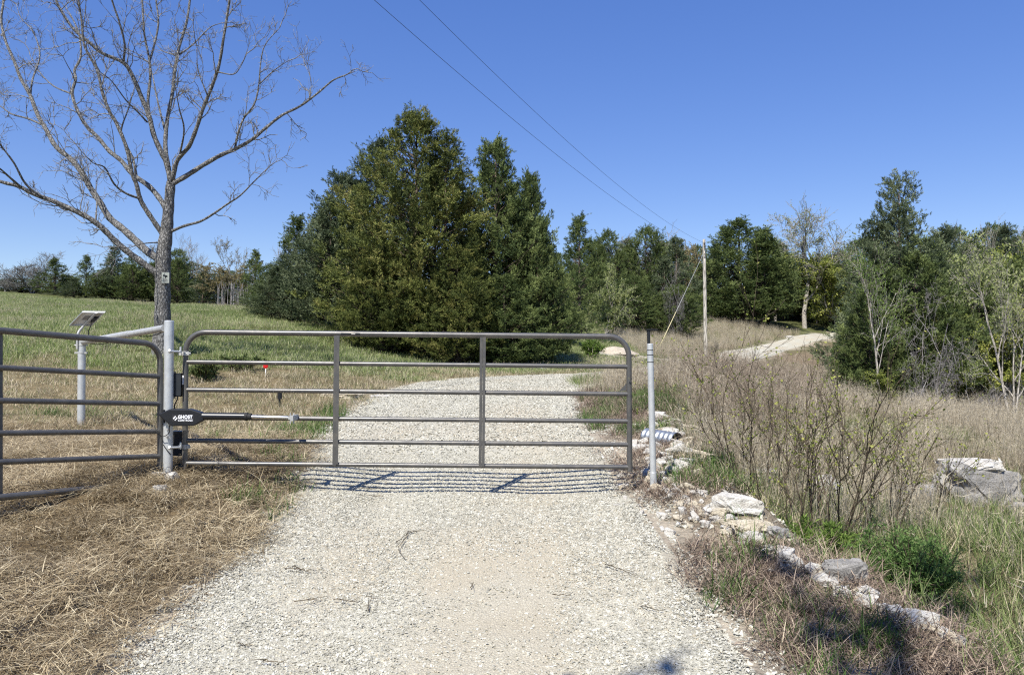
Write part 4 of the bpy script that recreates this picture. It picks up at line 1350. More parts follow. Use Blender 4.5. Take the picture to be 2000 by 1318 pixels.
put_cedar('wide', 535, 548, 36, 125, 'low rounded dark cedar bush at the edge of the green field', 1.0, name='cedar_bush')
put_cedar('cone', 1132, 425, 46, 125, 'pointed cedar right behind the big clump', .5)
put_cedar('wide', 1085, 540, 40, 120, 'low dark cedar beside the pointed one right of the clump', 1.5)
BG = 'trees along the far edge of the field'
put_decid('round', 62, 484, 72, 190, 'round grey leafless tree at the far left edge of the field', .4, BG)
put_decid('round', 8, 535, 72, 70, 'small grey leafless tree at the left picture edge', 2.2, BG)
put_cedar('cone', 105, 506, 68, 70, 'leftmost dark cedar on the far field edge beside the round bare tree', .2, group=BG)
put_cedar('dark', 142, 545, 66, 60, 'low cedar between the two leftmost pointed cedars', 1.2, group=BG)
put_cedar('cone', 166, 500, 67, 56, 'narrow pointed cedar second from the left on the field edge', 3.1, group=BG)
put_cedar('wide', 200, 528, 66, 80, 'low broad cedar left of the tall pair on the field edge', 4.4, group=BG)
put_cedar('dark', 222, 484, 66, 80, 'tallest cedar on the field edge left of the bare tree', .6, group=BG)
put_cedar('wide', 258, 505, 65, 80, 'broad cedar just left of the bare tree trunk', 5.0, group=BG)
put_cedar('wide', 298, 515, 66, 80, 'broad cedar directly behind the bare tree trunk', 2.7, group=BG)
put_cedar('wide', 345, 492, 64, 85, 'broad cedar just right of the bare tree trunk', 1.7, group=BG)
put_cedar('dark', 395, 535, 62, 70, 'low dark cedar under the white-stemmed tree', 2.4, group=BG)
put_cedar('cone', 497, 490, 60, 64, 'cedar at the right end of the far field edge', 3.8, group=BG)
put_decid('tall', 388, 452, 66, 85, 'leafless white-stemmed tree rising above the field-edge cedars', 1.1, BG)
put_decid('budding', 452, 458, 66, 105, 'round budding tree with yellowish twigs above the field edge', 2.1, BG)
put_decid('tanleaf', 425, 510, 62, 95, 'tan-leaved tree in front of the budding tree', 3.1, BG)
put_decid('tanleaf', 478, 505, 63, 80, 'tan-leaved tree beside the grey sapling thicket', .1, BG)
put_decid('tall', 548, 430, 60, 80, 'thin leafless tree left of the grey-green pointed cedar', 4.0, BG)
put_decid('budding', 292, 468, 74, 70, 'faint budding tree seen behind the bare tree trunk', 1.0, BG)
rsS = np.random.default_rng(3)
sap = branch_tree('sapling', 51, 2.6, M['bark_dead'], None, spread=.35, levels=1, nchild=(2, 3), first=.4, up=.3, tip_r=.012, trunk_r=.035, wiggle=.05)
for i in range(24):
    u = 425 + i * 2.9 + rsS.uniform(-1, 1); d = rsS.uniform(56.5, 59.5)
    g0 = ground_at(u, d); s = rsS.uniform(.75, 1.1)
    place_tree('sapling', 'thin grey sapling in the thicket on the far field edge', sap, g0, (s, s, s), rsS.uniform(0, 6), 'grey saplings on the far field edge', 'sapling', ('crown', 'trunk', 'limbs'))

RG = 'trees along the drive beyond the pole'
put_cedar('wide', 1190, 458, 66, 110, 'cedar behind the pale shrub left of the utility pole', .4, group=RG)
put_cedar('wide', 1262, 450, 68, 130, 'broad cedar midway between the clump and the utility pole', 3.0, group=RG)
put_cedar('dark', 1322, 468, 66, 110, 'cedar just left of the utility pole', 5.2, group=RG)
put_cedar('wide', 1240, 545, 58, 130, 'low dark cedar thicket tree left of the pole', 1.1, group=RG)
put_cedar('wide', 1320, 560, 58, 110, 'low dark cedar at the foot of the guy wire', 2.6, group=RG)
put_decid('paleshrub', 1185, 508, 52, 110, 'pale green shrubby tree with white stems left of the pole', 1.0, RG)
put_decid('deadbrush', 1318, 500, 57, 90, 'grey leafless brush seen behind the guy wire', .6, RG, 'dead_brush', 'brush')
put_decid('tall', 1275, 438, 74, 110, 'leafless treetop showing above the cedars left of the pole', 2.9, RG)
put_cedar('green', 1445, 432, 73, 190, 'large dense cedar right of the utility pole', .2, group=RG)
put_cedar('cone', 1416, 446, 74, 100, 'left shoulder peak of the large cedar right of the pole', 3.3, group=RG)
put_cedar('wide', 1500, 490, 78, 110, 'broad cedar tucked behind the large one right of the pole', 2.1, group=RG)
put_cedar('cone', 1488, 458, 80, 60, 'narrow cedar tip behind the large cedar right of the pole', 1.9, group=RG)
put_decid('paleleaf', 1572, 380, 78, 220, 'tall airy pale tree with first leaves against the sky', .8, RG)
put_decid('yellow', 1595, 488, 86, 140, 'yellow-green leafing tree above the far bend of the drive', 2.3, RG)
put_cedar('wide', 1560, 530, 88, 120, 'low cedar behind the far bend of the drive', 4.0, group=RG)
put_cedar('wide', 1640, 500, 84, 130, 'cedar behind the yellow-green tree', .7, group=RG)
put_cedar('dark', 1530, 478, 86, 90, 'distant cedar between the large cedar and the pale tree', 5.6, group=RG)

EG = 'trees on the right edge beyond the draw'
put_cedar('open', 1760, 348, 25.5, 235, 'tall dark cedar dominating the right side', .7, group=EG)
put_cedar('green', 1700, 560, 23.0, 150, 'dark cedar full to the ground left of the tall right cedar', 1.6, group=EG)
put_cedar('green', 1790, 500, 24.2, 230, 'dark cedar full to the ground under the tall right cedar', 3.1, group=EG)
put_cedar('blue', 1745, 520, 27.5, 250, 'dense cedar lower part behind the tall right cedar', 2.0, group=EG)
put_cedar('dark', 1672, 590, 23.5, 90, 'dark cedar bough tree leaning over the drive at right', 4.4, group=EG)
put_decid('slender', 1715, 440, 21.5, 190, 'slender pale-trunked sapling tree in front of the right cedar', 1.2, EG)
put_decid('deadbrush', 1812, 535, 22.4, 210, 'grey dead branches tangled in front of the right cedar', .5, EG, 'dead_brush', 'brush')
put_decid('deadbrush', 1785, 705, 21.0, 150, 'low grey dead brush at the foot of the right cedar', 2.8, EG, 'dead_brush', 'brush')
put_decid('yellow', 1735, 715, 20.5, 70, 'small bright green shrub under the slender pale tree', 1.8, EG, 'leafy_shrub', 'shrub')
put_decid('yellow', 1850, 600, 23.5, 140, 'yellow-green shrub between dead brush and the right edge', .2, EG, 'leafy_shrub', 'shrub')
put_decid('paleshrub', 1925, 445, 30, 230, 'broad yellow-green leafing tree at the right edge', 2.6, EG)
put_cedar('wide', 1900, 560, 28, 260, 'dark cedar thicket tree low on the right edge', 3.7, group=EG)
put_decid('whitebark', 1978, 470, 20.0, 260, 'white-barked leaning tree with bare limbs at right picture edge', 5.0, EG)
put_cedar('wide', 2040, 500, 32, 260, 'cedar cut by the right picture edge', 1.1, group=EG)
put_decid('tall', 1895, 420, 48, 100, 'leafless treetop above the right-hand trees', 3.4, EG)
put_cedar('dark', 1850, 452, 46, 150, 'cedar top behind the right-hand trees', 1.4, group=EG)
put_cedar('dark', 1960, 450, 50, 170, 'second cedar top behind the right-hand trees near the edge', 2.5, group=EG)
put_cedar('wide', 1745, 490, 60, 170, 'distant cedar filling the gap left of the tall right cedar', .3, group=EG)
put_cedar('wide', 1690, 545, 60, 110, 'distant low cedar beyond the drive at right', 3.9, group=EG)

put_decid('yellow', 1880, 470, 36, 190, 'leafing yellow-green tree behind the dead branches at right', 4.2, EG)
put_decid('paleshrub', 2010, 455, 27, 240, 'pale leafing tree cut by the right picture edge', 1.9, EG)
put_decid('yellow', 1960, 560, 25, 170, 'bushy yellow-green shrub tree behind the white-barked tree', 3.3, EG)
put_cedar('wide', 1800, 470, 33, 220, 'cedar mass between the tall right cedar and the leafing trees', 5.5, group=EG)
put_decid('deadbrush', 1905, 715, 20.5, 150, 'low tangled grey brush near the white-barked tree', 1.4, EG, 'dead_brush', 'brush')
put_cedar('wide', 40, 545, 76, 120, 'low cedar behind the round bare tree at far left', 1.0, group=BG)
put_cedar('wide', 128, 540, 73, 90, 'low cedar filling the gap behind the leftmost cedars', 2.0, group=BG)
put_cedar('wide', 240, 520, 74, 120, 'cedar mass behind the tall cedars left of the bare tree', 3.0, group=BG)
put_cedar('wide', 320, 512, 74, 110, 'cedar mass behind the bare tree trunk', 4.0, group=BG)
put_cedar('wide', 440, 530, 72, 130, 'cedar mass behind the tan-leaved trees', 5.0, group=BG)
put_cedar('wide', 375, 515, 72, 80, 'cedar behind the white-stemmed tree', .5, group=BG)
put_cedar('wide', 525, 520, 56, 80, 'cedar in the gap left of the grey-green pointed cedar', 1.5, group=BG)

FG = 'distant treetops closing the view behind the drive'
for u, vt, d, w, kd, lb in ((1095, 500, 80, 120, 'wide', 'distant cedar behind the pointed cedar right of the clump'), (1160, 480, 88, 130, 'wide', 'distant cedar between pointed cedar and pale shrub'), (1225, 470, 92, 120, 'dark', 'distant cedar above the pale shrub'),
                            (1300, 476, 90, 130, 'wide', 'distant cedar above the guy wire'), (1365, 486, 90, 110, 'wide', 'distant cedar directly behind the utility pole'), (1400, 490, 84, 90, 'dark', 'distant dark cedar between pole and large cedar'), (1545, 500, 96, 130, 'wide', 'distant cedar below the pale airy tree'),
                            (1610, 505, 95, 120, 'wide', 'distant cedar right of the pale airy tree'), (1690, 470, 90, 140, 'wide', 'distant cedar left of the tall right cedar'), (1860, 455, 70, 150, 'wide', 'distant cedar right of the tall right cedar'), (1940, 450, 74, 160, 'wide', 'distant cedar behind the leafing trees at right'), (2020, 455, 70, 150, 'wide', 'distant cedar at the right picture edge')):
    put_cedar(kd, u, vt, d, w, lb, u * .7, group=FG)
for u, vt, d, w, kd, lb in ((1240, 452, 84, 110, 'tall', 'grey leafless crown above the far cedars left of the pole'), (1350, 462, 82, 90, 'tanleaf', 'tan-leaved crown just left of the pole top'), (1515, 470, 84, 110, 'paleshrub', 'pale leafing crown right of the large cedar'), (1640, 490, 78, 130, 'yellow', 'yellow-green crown left of the tall right cedar'),
                            (1850, 440, 62, 120, 'tall', 'grey leafless crown right of the tall right cedar'), (1960, 428, 62, 130, 'tall', 'grey leafless crown near the right picture edge')):
    put_decid(kd, u, vt, d, w, lb, u * .3, FG)

# roadside tree behind the viewer whose branch tips shade the gravel at the lower right
rt = ground_at(1000, 0.01); 
ov = branch_tree('roadside', 61, 13.0, M['bark_grey'], M['leaf_bright'], spread=.6, levels=3, nchild=(5, 7), first=.35, up=.15, leafn=12, leaf_size=.22, tip_r=.01)
cvx = np.array([v.co[:] for v in ov[0].vertices])
ca, sa = math.cos(.4), math.sin(.4)
cvx = np.stack([cvx[:, 0] * ca - cvx[:, 1] * sa, cvx[:, 0] * sa + cvx[:, 1] * ca, cvx[:, 2]], 1)
shd = cvx[:, :2] - np.array([TO_SUN.x, TO_SUN.y]) / TO_SUN.z * (cvx[:, 2:3] - .3)
k_ = np.argsort(shd[:, 1])[int(len(shd) * .93):]
rtx, rty = 1.15 - shd[k_, 0].mean(), 4.25 - np.percentile(shd[:, 1], 98.5)
place_tree('deciduous_tree', 'leafy roadside tree standing behind the viewer to the left', ov, Vector((rtx, rty, h1(rtx, rty))), (1, 1, 1), 0.4, None, 'tree', ('crown', 'trunk', 'limbs'))

# ------------------------------------------------------------------ rocks
def rock_mesh(seed, mat, n_=16, sub=0, flat_=0.75, jitter=.12, long_=1.3):
    rs = np.random.default_rng(seed)
    bmr = bmesh.new()
    for i in range(n_):
        v = rs.normal(size=3); v /= np.linalg.norm(v)
        v = np.sign(v) * np.abs(v) ** .7
        v = v / max(1e-6, np.abs(v).max()) * rs.uniform(.82, 1.0)
        bmr.verts.new((v[0] * .5 * long_, v[1] * .5, v[2] * .5 * flat_))
    r_ = bmesh.ops.convex_hull(bmr, input=bmr.verts)
    bmesh.ops.delete(bmr, geom=[v for v in bmr.verts if not v.link_faces], context='VERTS')
    if sub:
        bmesh.ops.bevel(bmr, geom=list(bmr.edges), offset=.035, segments=1, affect='EDGES')
        bmesh.ops.triangulate(bmr, faces=bmr.faces)
        bmesh.ops.subdivide_edges(bmr, edges=bmr.edges, cuts=sub + (1 if sub > 1 else 0), use_grid_fill=True)
        co = np.array([v.co[:] for v in bmr.verts])
        a = fbm(co[:, 0] * 4 + co[:, 2] * 3 + 9, co[:, 1] * 4 - co[:, 2] * 5 + 5, seed, 4) - .5
        lay = (np.abs(((co[:, 2] * 9 + a * 1.5) % 1) - .5) - .25) * .05
        for v, s, l in zip(bmr.verts, a, lay):
            v.co += v.normal * (s * jitter + l)
        a2 = fbm(co[:, 0] * 13 + co[:, 2] * 11, co[:, 1] * 13 - co[:, 2] * 9, seed + 3, 3) - .5
        for v, s in zip(bmr.verts, a2):
            v.co += v.normal * s * jitter * .45
    bmesh.ops.recalc_face_normals(bmr, faces=bmr.faces)
    me = bpy.data.meshes.new('rock'); bmr.to_mesh(me); bmr.free()
    me.materials.append(mat)
    return me


def put_rock(name, label, me, u, v, d, wpx, sz=(1, 1, 1), rz=0.0, tilt=(0, 0), group=None, sink=.25, parts=None, on_ground=True):
    x = (u - 1000) / FPX * d
    z = h1(x, d) if on_ground else px(u, v, d).z
    s = wpx / FPX * d / 1.25
    o = link(name, me)
    o.location = (x, d, z + s * .3 * sz[2] * (1 - 2 * sink))
    o.scale = (s * sz[0], s * sz[1], s * sz[2])
    o.rotation_euler = (tilt[0], tilt[1], rz)
    return tag(o, label, 'rock', group)


RK = [rock_mesh(100 + i, M[('limestone', 'limestone', 'limestone_tan')[i % 3]], 22, 2, .85, .2) for i in range(6)]
RKG = [rock_mesh(120 + i, M['limestone_grey'], 22, 2, .8, .2) for i in range(3)]
RKL = [rock_mesh(140 + i, M[('limestone', 'limestone_tan', 'limestone')[i % 3]], 13, 1, .8, .06) for i in range(8)]


def dist_for(u, v):
    """distance at which the sight line through pixel (u, v) meets the ground"""
    ds = np.arange(2.5, 60, .03)
    x = (u - 1000) / FPX * ds
    zz = H(x, ds)
    b = (659.0 - v) / FPX
    zl = EYE + ds * (math.sin(PITCH) + b * math.cos(PITCH)) / (math.cos(PITCH) - b * math.sin(PITCH))
    hit = np.nonzero(zl <= zz)[0]
    return ds[hit[0]] if len(hit) else 60.0


# boulders with a look of their own
BL_ = [('boulder', 'big layered limestone boulder with a pale flat top in the draw at right', RKG[0], 1895, 985, 10.2, 150, (1.0, .8, 1.15), .15, 'limestone_grey'),
       ('boulder', 'pale flat slab lying on top of the big boulder in the draw', RK[0], 1893, 950, 10.2, 112, (1.0, .9, .36), .1, None),
       ('boulder', 'weathered tan boulder half hidden by twigs left of the big boulder', RKG[1], 1778, 985, 9.6, 95, (1, .9, .8), .8, None),
       ('boulder', 'pale lumpy boulder behind the twiggy shrub', RK[1], 1610, 975, 9.4, 80, (1, .8, .7), .4, None),
       ('boulder', 'grey boulder low behind the twiggy shrub on its left', RK[0], 1490, 975, 9.8, 60, (1, .9, .7), 1.4, None),
       ('boulder', 'small grey rock at the right picture edge beside the big boulder', RKG[2], 1998, 1010, 9.4, 60, (1, 1, .8), .3, None),
       ('boulder', 'smooth rounded grey-white rock on the bank above the green shrub', RKG[1], 1640, 1150, 4.95, 92, (1, .8, .95), .2, None),
       ('boulder', 'long tan limestone block on the bank edge nearest the twiggy shrub', RK[4], 1440, 1010, 6.15, 95, (1.0, .8, .75), -.75, None),
       ('boulder', 'yellowish limestone block below the long tan block on the bank', RK[5], 1465, 1045, 5.75, 80, (1.1, .7, .8), -.1, None),
       ('boulder', 'grey limestone end block of the bank row beside the shrub', RKG[0], 1512, 1048, 5.7, 45, (1, .9, 1), .5, None),
       ('boulder', 'flat pale rock at the edge of the shoulder near bottom right', RK[0], 1790, 1215, 4.35, 60, (1.1, .8, .7), -.7, None),
       ('boulder', 'grey stone at the end of the bank near the lower right corner', RKG[2], 1855, 1240, 4.2, 50, (1, .8, .8), -.5, None),
       ('boulder', 'narrow pale rock beside the rounded rock on the bank', RK[3], 1690, 1185, 4.7, 40, (1.2, .6, .7), -.8, None),
       ('boulder', 'cream limestone block below the culvert mouth', RK[2], 1352, 895, 8.3, 55, (1.2, .7, .9), -.9, None),
       ('boulder', 'tan limestone rock right of the culvert mouth', RK[5], 1342, 845, 9.9, 48, (1.1, .7, .8), -.6, None),
       ('boulder', 'white limestone chunk above the culvert pipe', RK[1], 1312, 828, 10.6, 42, (1, .8, .9), -.3, None),
       ('boulder', 'pale rock uphill of the culvert beside the latch post', RK[3], 1292, 808, 11.6, 36, (1, .8, .8), .3, None),
       ('boulder', 'white rock seen between gate end and latch post', RK[0], 1250, 872, 8.9, 38, (1.2, .9, .7), .2, None),
       ('boulder', 'tan rounded stone beside the drive behind the gate end', RK[5], 1240, 828, 10.4, 36, (1.1, .9, .7), .9, None)]
for nm, lb, me, u, v, d, w, sz, rz, _ in BL_:
    o = put_rock(nm, lb, me, u, v, d, w, sz, rz, group='limestone rocks along the right bank', sink=.12 if d > 9 and u > 1400 else .34)
    if 'lying on top' in lb:
        o.location.z += .42
p = px(316, 924, 6.98)
for u, v, d, w, lb, me, rz in ((313, 921, 7.0, 27, 'pale rock on the left of the hinge post base', RK[4], .3), (341, 923, 6.98, 34, 'flat pale rock on the right of the hinge post base', RK[1], 1.2), (315, 948, 6.6, 26, 'small half-buried pale rock in front of the hinge post', RK[0], .6)):
    put_rock('rock', lb, me, u, v, d, w, (1, .8, .8), rz, group='stones at the hinge post', sink=.3)
for u, v, w, lb in ((670, 776, 70, 'long pale stone ledge in the mown grass left of the drive'), (742, 776, 34, 'pale stone in the grass just left of the drive edge'), (1045, 722, 50, 'flat pale stones in the grass beyond the drive bend')):
    d = dist_for(u, v)
    put_rock('rock', lb, RK[2] if w > 60 else RK[0], u, v, d, w, (1.2, .7, .35), .1, group='stones in the grass left of the drive', sink=.32)
for u, v, w, lb in ((1357, 698, 20, 'white stones beside the foot of the utility pole'), (1495, 665, 14, 'pale rock on the cut bank above the far drive'), (1448, 680, 12, 'pale rock beside the far drive'), (1542, 655, 14, 'pale rock high on the cut bank of the far drive')):
    d = {1357: 46.5, 1495: 58, 1448: 52, 1542: 66}[u]
    put_rock('rock', lb, RK[0], u, v, d, w, (1.2, .8, .6), .4, group='stones along the far drive', sink=.2)
# heap of spoil at the track end
hp = ground_at(1200, 39)
rsH = np.random.default_rng(2)
a_ = np.linspace(0, 2 * math.pi, 40, endpoint=False)
VV = []; 
for k, f in enumerate(np.linspace(1, 0, 9)):
    rr_ = (f * (1.0 + .25 * (fbm(np.cos(a_) * 2 + 5, np.sin(a_) * 2 + k * .1, 8) - .5)))
    VV.append(np.stack([np.cos(a_) * rr_ * 1.25, np.sin(a_) * rr_ * .9, np.full(40, .42 * (1 - f ** 1.6) - .08) + (fbm(np.cos(a_) * rr_ * 5, np.sin(a_) * rr_ * 5, 4) - .5) * .12], 1))
i_ = np.arange(40); j_ = (i_ + 1) % 40
FF = np.concatenate([np.stack([k * 40 + i_, k * 40 + j_, (k + 1) * 40 + j_, (k + 1) * 40 + i_], 1) for k in range(8)])
o = link('gravel_heap', mesh_np('gravel_heap', np.concatenate(VV), FF, stone_mat('heap', [(0.3, (0.38, 0.32, 0.24)), (0.7, (0.56, 0.5, 0.4))], sc=4), True)); o.location = hp
tag(o, 'low heap of pale gravel at the end of the dirt track', 'gravel heap')

# rubble along the bank: one object per rock
rsR = np.random.default_rng(9)
RUB = []
for i in range(230):
    v = rsR.uniform(800, 1260)
    uc = np.interp(v, [800, 850, 900, 950, 1000, 1050, 1110, 1180, 1260], [1285, 1315, 1335, 1340, 1390, 1460, 1560, 1690, 1870])
    sp = np.interp(v, [800, 900, 1000, 1060, 1100, 1260], [30, 75, 105, 70, 40, 26])
    u = uc - abs(rsR.normal(scale=.55)) * sp * (1 if v < 1080 else rsR.choice([-.4, .6]))
    RUB.append((u, v, rsR.uniform(9, 27) * (1.25 if v < 950 else 1)))
for k in range(60):
    v = rsR.uniform(835, 1255)
    uc = np.interp(v, [800, 850, 900, 950, 1000, 1050, 1110, 1180, 1260], [1285, 1315, 1335, 1340, 1390, 1460, 1560, 1690, 1870])
    RUB.append((uc + rsR.normal(scale=10), v, rsR.uniform(20, 46)))
for k in range(40):
    v = rsR.uniform(880, 1045)
    RUB.append((rsR.uniform(np.interp(v, [880, 1045], [1235, 1290]), np.interp(v, [880, 960, 1045], [1320, 1350, 1450])), v, rsR.uniform(8, 30)))
for k in range(14):
    RUB.append((rsR.uniform(1195, 1260), rsR.uniform(930, 1010), rsR.uniform(9, 24)))
for k in range(10):
    RUB.append((rsR.uniform(1440, 1600), rsR.uniform(1065, 1130), rsR.uniform(8, 18)))
for i, (u, v, w) in enumerate(RUB):
    d = dist_for(u, v)
    if d > 20: continue
    x = (u - 1000) / FPX * d
    o = link('rock', RKL[i % 8])
    s = w / FPX * d / 1.1
    o.location = (x, d, h1(x, d) + s * .12)
    o.scale = (s, s * rsR.uniform(.7, 1), s * rsR.uniform(.7, 1.1)); o.rotation_euler = (rsR.uniform(-.4, .4), rsR.uniform(-.4, .4), rsR.uniform(0, 6.28))
    where = ('uphill of the culvert pipe' if v < 850 else 'around the culvert mouth' if v < 905 else 'beside the foot of the latch post' if u < 1300 and v < 1015 else 'on the bank below the latch post' if v < 1000 else 'around the tan bank blocks' if v < 1065 else 'on the bank above the green shrub' if v < 1150 else 'along the shoulder near the lower right corner')
    size_ = 'tiny' if w < 14 else 'small' if w < 21 else 'fist-sized'
    tag(o, size_ + (' tan' if i % 8 in (1, 4, 7) else ' white') + ' rubble stone ' + where, 'rock', 'limestone rubble on the bank right of the drive')

# ------------------------------------------------------------------ culvert pipe
cv = thing('culvert_pipe', 'short corrugated galvanized culvert pipe poking out of the rocky bank', 'pipe', px(1305, 876, 9.2))
A1 = px(1322, 862, 9.0); A0 = A1 - Vector((.30, -.36, -.02))
ax = (A1 - A0)
npt = 90
Pc = [A0.lerp(A1, t) for t in np.linspace(0, 1, npt)]
Rc = .1 + .0065 * np.sin(np.linspace(0, 2 * math.pi * 7, npt)); Rc[-3:] = .104
rel(MB().tube(Pc, Rc, 32, False), cv).build('outer_wall', M['culvert'], cv, True)
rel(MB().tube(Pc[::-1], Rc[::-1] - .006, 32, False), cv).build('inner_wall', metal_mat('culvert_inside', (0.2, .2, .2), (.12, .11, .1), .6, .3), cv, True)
rel(MB().tube([A1 - ax * .012, A1], .108, 32, False), cv).build('rim', M['culvert'], cv, True)

# ------------------------------------------------------------------ scattered ground cover (uncountable)
def scatter(name, protos, P, rz, tilt, scl, label, cat):
    """points carrying instances of the prototype meshes"""
    n_ = len(P)
    me = bpy.data.meshes.new(name)
    me.vertices.add(n_); me.vertices.foreach_set('co', np.asarray(P, np.float32).ravel())
    rot = np.stack([tilt[:, 0], tilt[:, 1], rz], 1).astype(np.float32)
    at_ = me.attributes.new('rot', 'FLOAT_VECTOR', 'POINT'); at_.data.foreach_set('vector', rot.ravel())
    at_ = me.attributes.new('scl', 'FLOAT_VECTOR', 'POINT'); at_.data.foreach_set('vector', np.asarray(scl, np.float32).ravel())
    at_ = me.attributes.new('pid', 'INT', 'POINT'); at_.data.foreach_set('value', RNG.integers(0, len(protos), n_).astype(np.int32))
    o = link(name, me)
    ng = bpy.data.node_groups.new(name + '_nodes', 'GeometryNodeTree')
    ng.interface.new_socket('Geometry', in_out='INPUT', socket_type='NodeSocketGeometry')
    ng.interface.new_socket('Geometry', in_out='OUTPUT', socket_type='NodeSocketGeometry')
    gi = ng.nodes.new('NodeGroupInput'); go = ng.nodes.new('NodeGroupOutput')
    iop = ng.nodes.new('GeometryNodeInstanceOnPoints')
    jn = ng.nodes.new('GeometryNodeJoinGeometry')
    for pr in protos:
        po = bpy.data.objects.new(name + '_sprig', pr)
        oi = ng.nodes.new('GeometryNodeObjectInfo'); oi.inputs['Object'].default_value = po
        oi.transform_space = 'ORIGINAL'
        gtn = ng.nodes.new('GeometryNodeGeometryToInstance')
        ng.links.new(oi.outputs['Geometry'], gtn.inputs[0]); ng.links.new(gtn.outputs[0], jn.inputs[0])
    def na(nm, ty):
        q_ = ng.nodes.new('GeometryNodeInputNamedAttribute'); q_.data_type = ty; q_.inputs['Name'].default_value = nm
        return [s for s in q_.outputs if s.enabled and s.name == 'Attribute'][0]
    ng.links.new(gi.outputs[0], iop.inputs['Points']); ng.links.new(jn.outputs[0], iop.inputs['Instance'])
    iop.inputs['Pick Instance'].default_value = True
    ng.links.new(na('pid', 'INT'), iop.inputs['Instance Index'])
    ng.links.new(na('rot', 'FLOAT_VECTOR'), iop.inputs['Rotation'])
    ng.links.new(na('scl', 'FLOAT_VECTOR'), iop.inputs['Scale'])
    ng.links.new(iop.outputs[0], go.inputs[0])
    md = o.modifiers.new('scatter', 'NODES'); md.node_group = ng
    tag(o, label, cat, kind='stuff')
    return o


def blades(seed, n_, rad, L, w, lean, curve, mat, name, flat_=False, seg=3, zup=0.0):
    """a tuft of curved tapering blades"""
    rs = np.random.default_rng(seed)
    V = []; F = []; A_ = []
    for i in range(n_):
        a = rs.uniform(0, 6.28); r0 = rad * math.sqrt(rs.uniform())
        p = np.array([math.cos(a) * r0, math.sin(a) * r0, rs.uniform(0, zup) if zup else -.01])
        h_ = rs.uniform(0, 6.28)
        el = rs.uniform(*lean)
        hd = np.array([math.cos(h_), math.sin(h_), 0])
        Lb = rs.uniform(*L); wb = w * rs.uniform(.7, 1.3)
        sd = np.cross(hd, [0, 0, 1.0])
        cv_ = rs.uniform(*curve)
        n0 = len(V); rn = rs.uniform()
        for k in range(seg + 1):
            f = k / seg
            if k < seg:
                V += [p - sd * wb * (1 - .6 * f), p + sd * wb * (1 - .6 * f)]; A_ += [rn, rn]
            else:
                V += [p]; A_ += [rn]
            e_ = el - cv_ * f
            p = p + (hd * math.cos(e_) + np.array([0, 0, 1]) * math.sin(e_)) * Lb / seg
        for k in range(seg - 1):
            F.append([n0 + 2 * k, n0 + 2 * k + 1, n0 + 2 * k + 3]); F.append([n0 + 2 * k, n0 + 2 * k + 3, n0 + 2 * k + 2])
        F.append([n0 + 2 * (seg - 1), n0 + 2 * (seg - 1) + 1, n0 + 2 * seg])
    return mesh_np(name, np.array(V), np.array(F), mat, False, {'rnd': np.array(A_)})


def stalks(seed, n_, rad, Hh, r, mat, name, side=5):
    """tall dry stems with short side sprigs (three-sided)"""
    rs = np.random.default_rng(seed)
    V = []; F = []; A_ = []
    def strip(p, q, w, rn):
        d = q - p; sd = np.cross(d, rs.normal(size=3)); sd = sd / max(1e-6, np.linalg.norm(sd)) * w
        n0 = len(V); V.extend([p - sd, p + sd, q]); A_.extend([rn] * 3); F.append([n0, n0 + 1, n0 + 2])
    for i in range(n_):
        a = rs.uniform(0, 6.28); r0 = rad * math.sqrt(rs.uniform())
        p = np.array([math.cos(a) * r0, math.sin(a) * r0, -.02]); hh = rs.uniform(*Hh); rn = rs.uniform()
        d = np.array([rs.normal(scale=.16), rs.normal(scale=.16), 1.0]); d /= np.linalg.norm(d)
        m_ = p + d * hh * .55; q = m_ + (d + rs.normal(scale=.12, size=3)) * hh * .45
        strip(p, m_, r, rn); strip(p + d * hh * .3, q, r * .8, rn)
        for k in range(side):
            f = rs.uniform(.35, 1)
            b0 = p + (q - p) * f
            dd = d * .7 + rs.normal(scale=.5, size=3)
            strip(b0, b0 + dd / np.linalg.norm(dd) * hh * rs.uniform(.08, .2), r * .8, min(1, rn + .15))
    return mesh_np(name, np.array(V), np.array(F), mat, False, {'rnd': np.array(A_)})


def leaflets(seed, n_, rad, hgt, size, mat, name):
    rs = np.random.default_rng(seed)
    a = rs.uniform(0, 6.28, n_); r0 = rad * np.sqrt(rs.uniform(size=n_))
    P = np.stack([np.cos(a) * r0, np.sin(a) * r0, rs.uniform(0, 1, n_) ** 1.3 * hgt * (1 - .6 * (r0 / rad) ** 2)], 1)
    D = np.stack([np.cos(a), np.sin(a), rs.uniform(-.1, 1.2, n_)], 1) + rs.normal(scale=.5, size=(n_, 3))
    D /= np.linalg.norm(D, axis=1, keepdims=True)
    TV = np.array([[0, 0, 0], [.34, .06, .5], [0, 0, 1.05], [-.34, .06, .5]]); TF = np.array([[0, 1, 2], [0, 2, 3]])
    V, F, Aa = stamp(TV, TF, P, rot_from_dir(D, rs.uniform(0, 6.28, n_)), size * rs.uniform(.6, 1.3, n_), rs.uniform(0, 1, n_))
    return mesh_np(name, V, F, mat, False, {'rnd': Aa})


def area_points(x0, x1, y0, y1, dens, keep):
    n_ = int((x1 - x0) * (y1 - y0) * dens)
    x = RNG.uniform(x0, x1, n_); y = RNG.uniform(y0, y1, n_)
    # only what the camera could see, with a margin for a step to the side
    ok = (np.abs(x) < 0.75 * y + 2.5)
    x, y = x[ok], y[ok]
    rd, sd = path_dist(x, y, RC)
    td = path_dist(x, y, TRACK)[0]
    k = keep(x, y, np.minimum(rd, td + .1), sd)
    k = RNG.uniform(size=len(x)) < k
    x, y = x[k], y[k]
    return x, y, H(x, y)


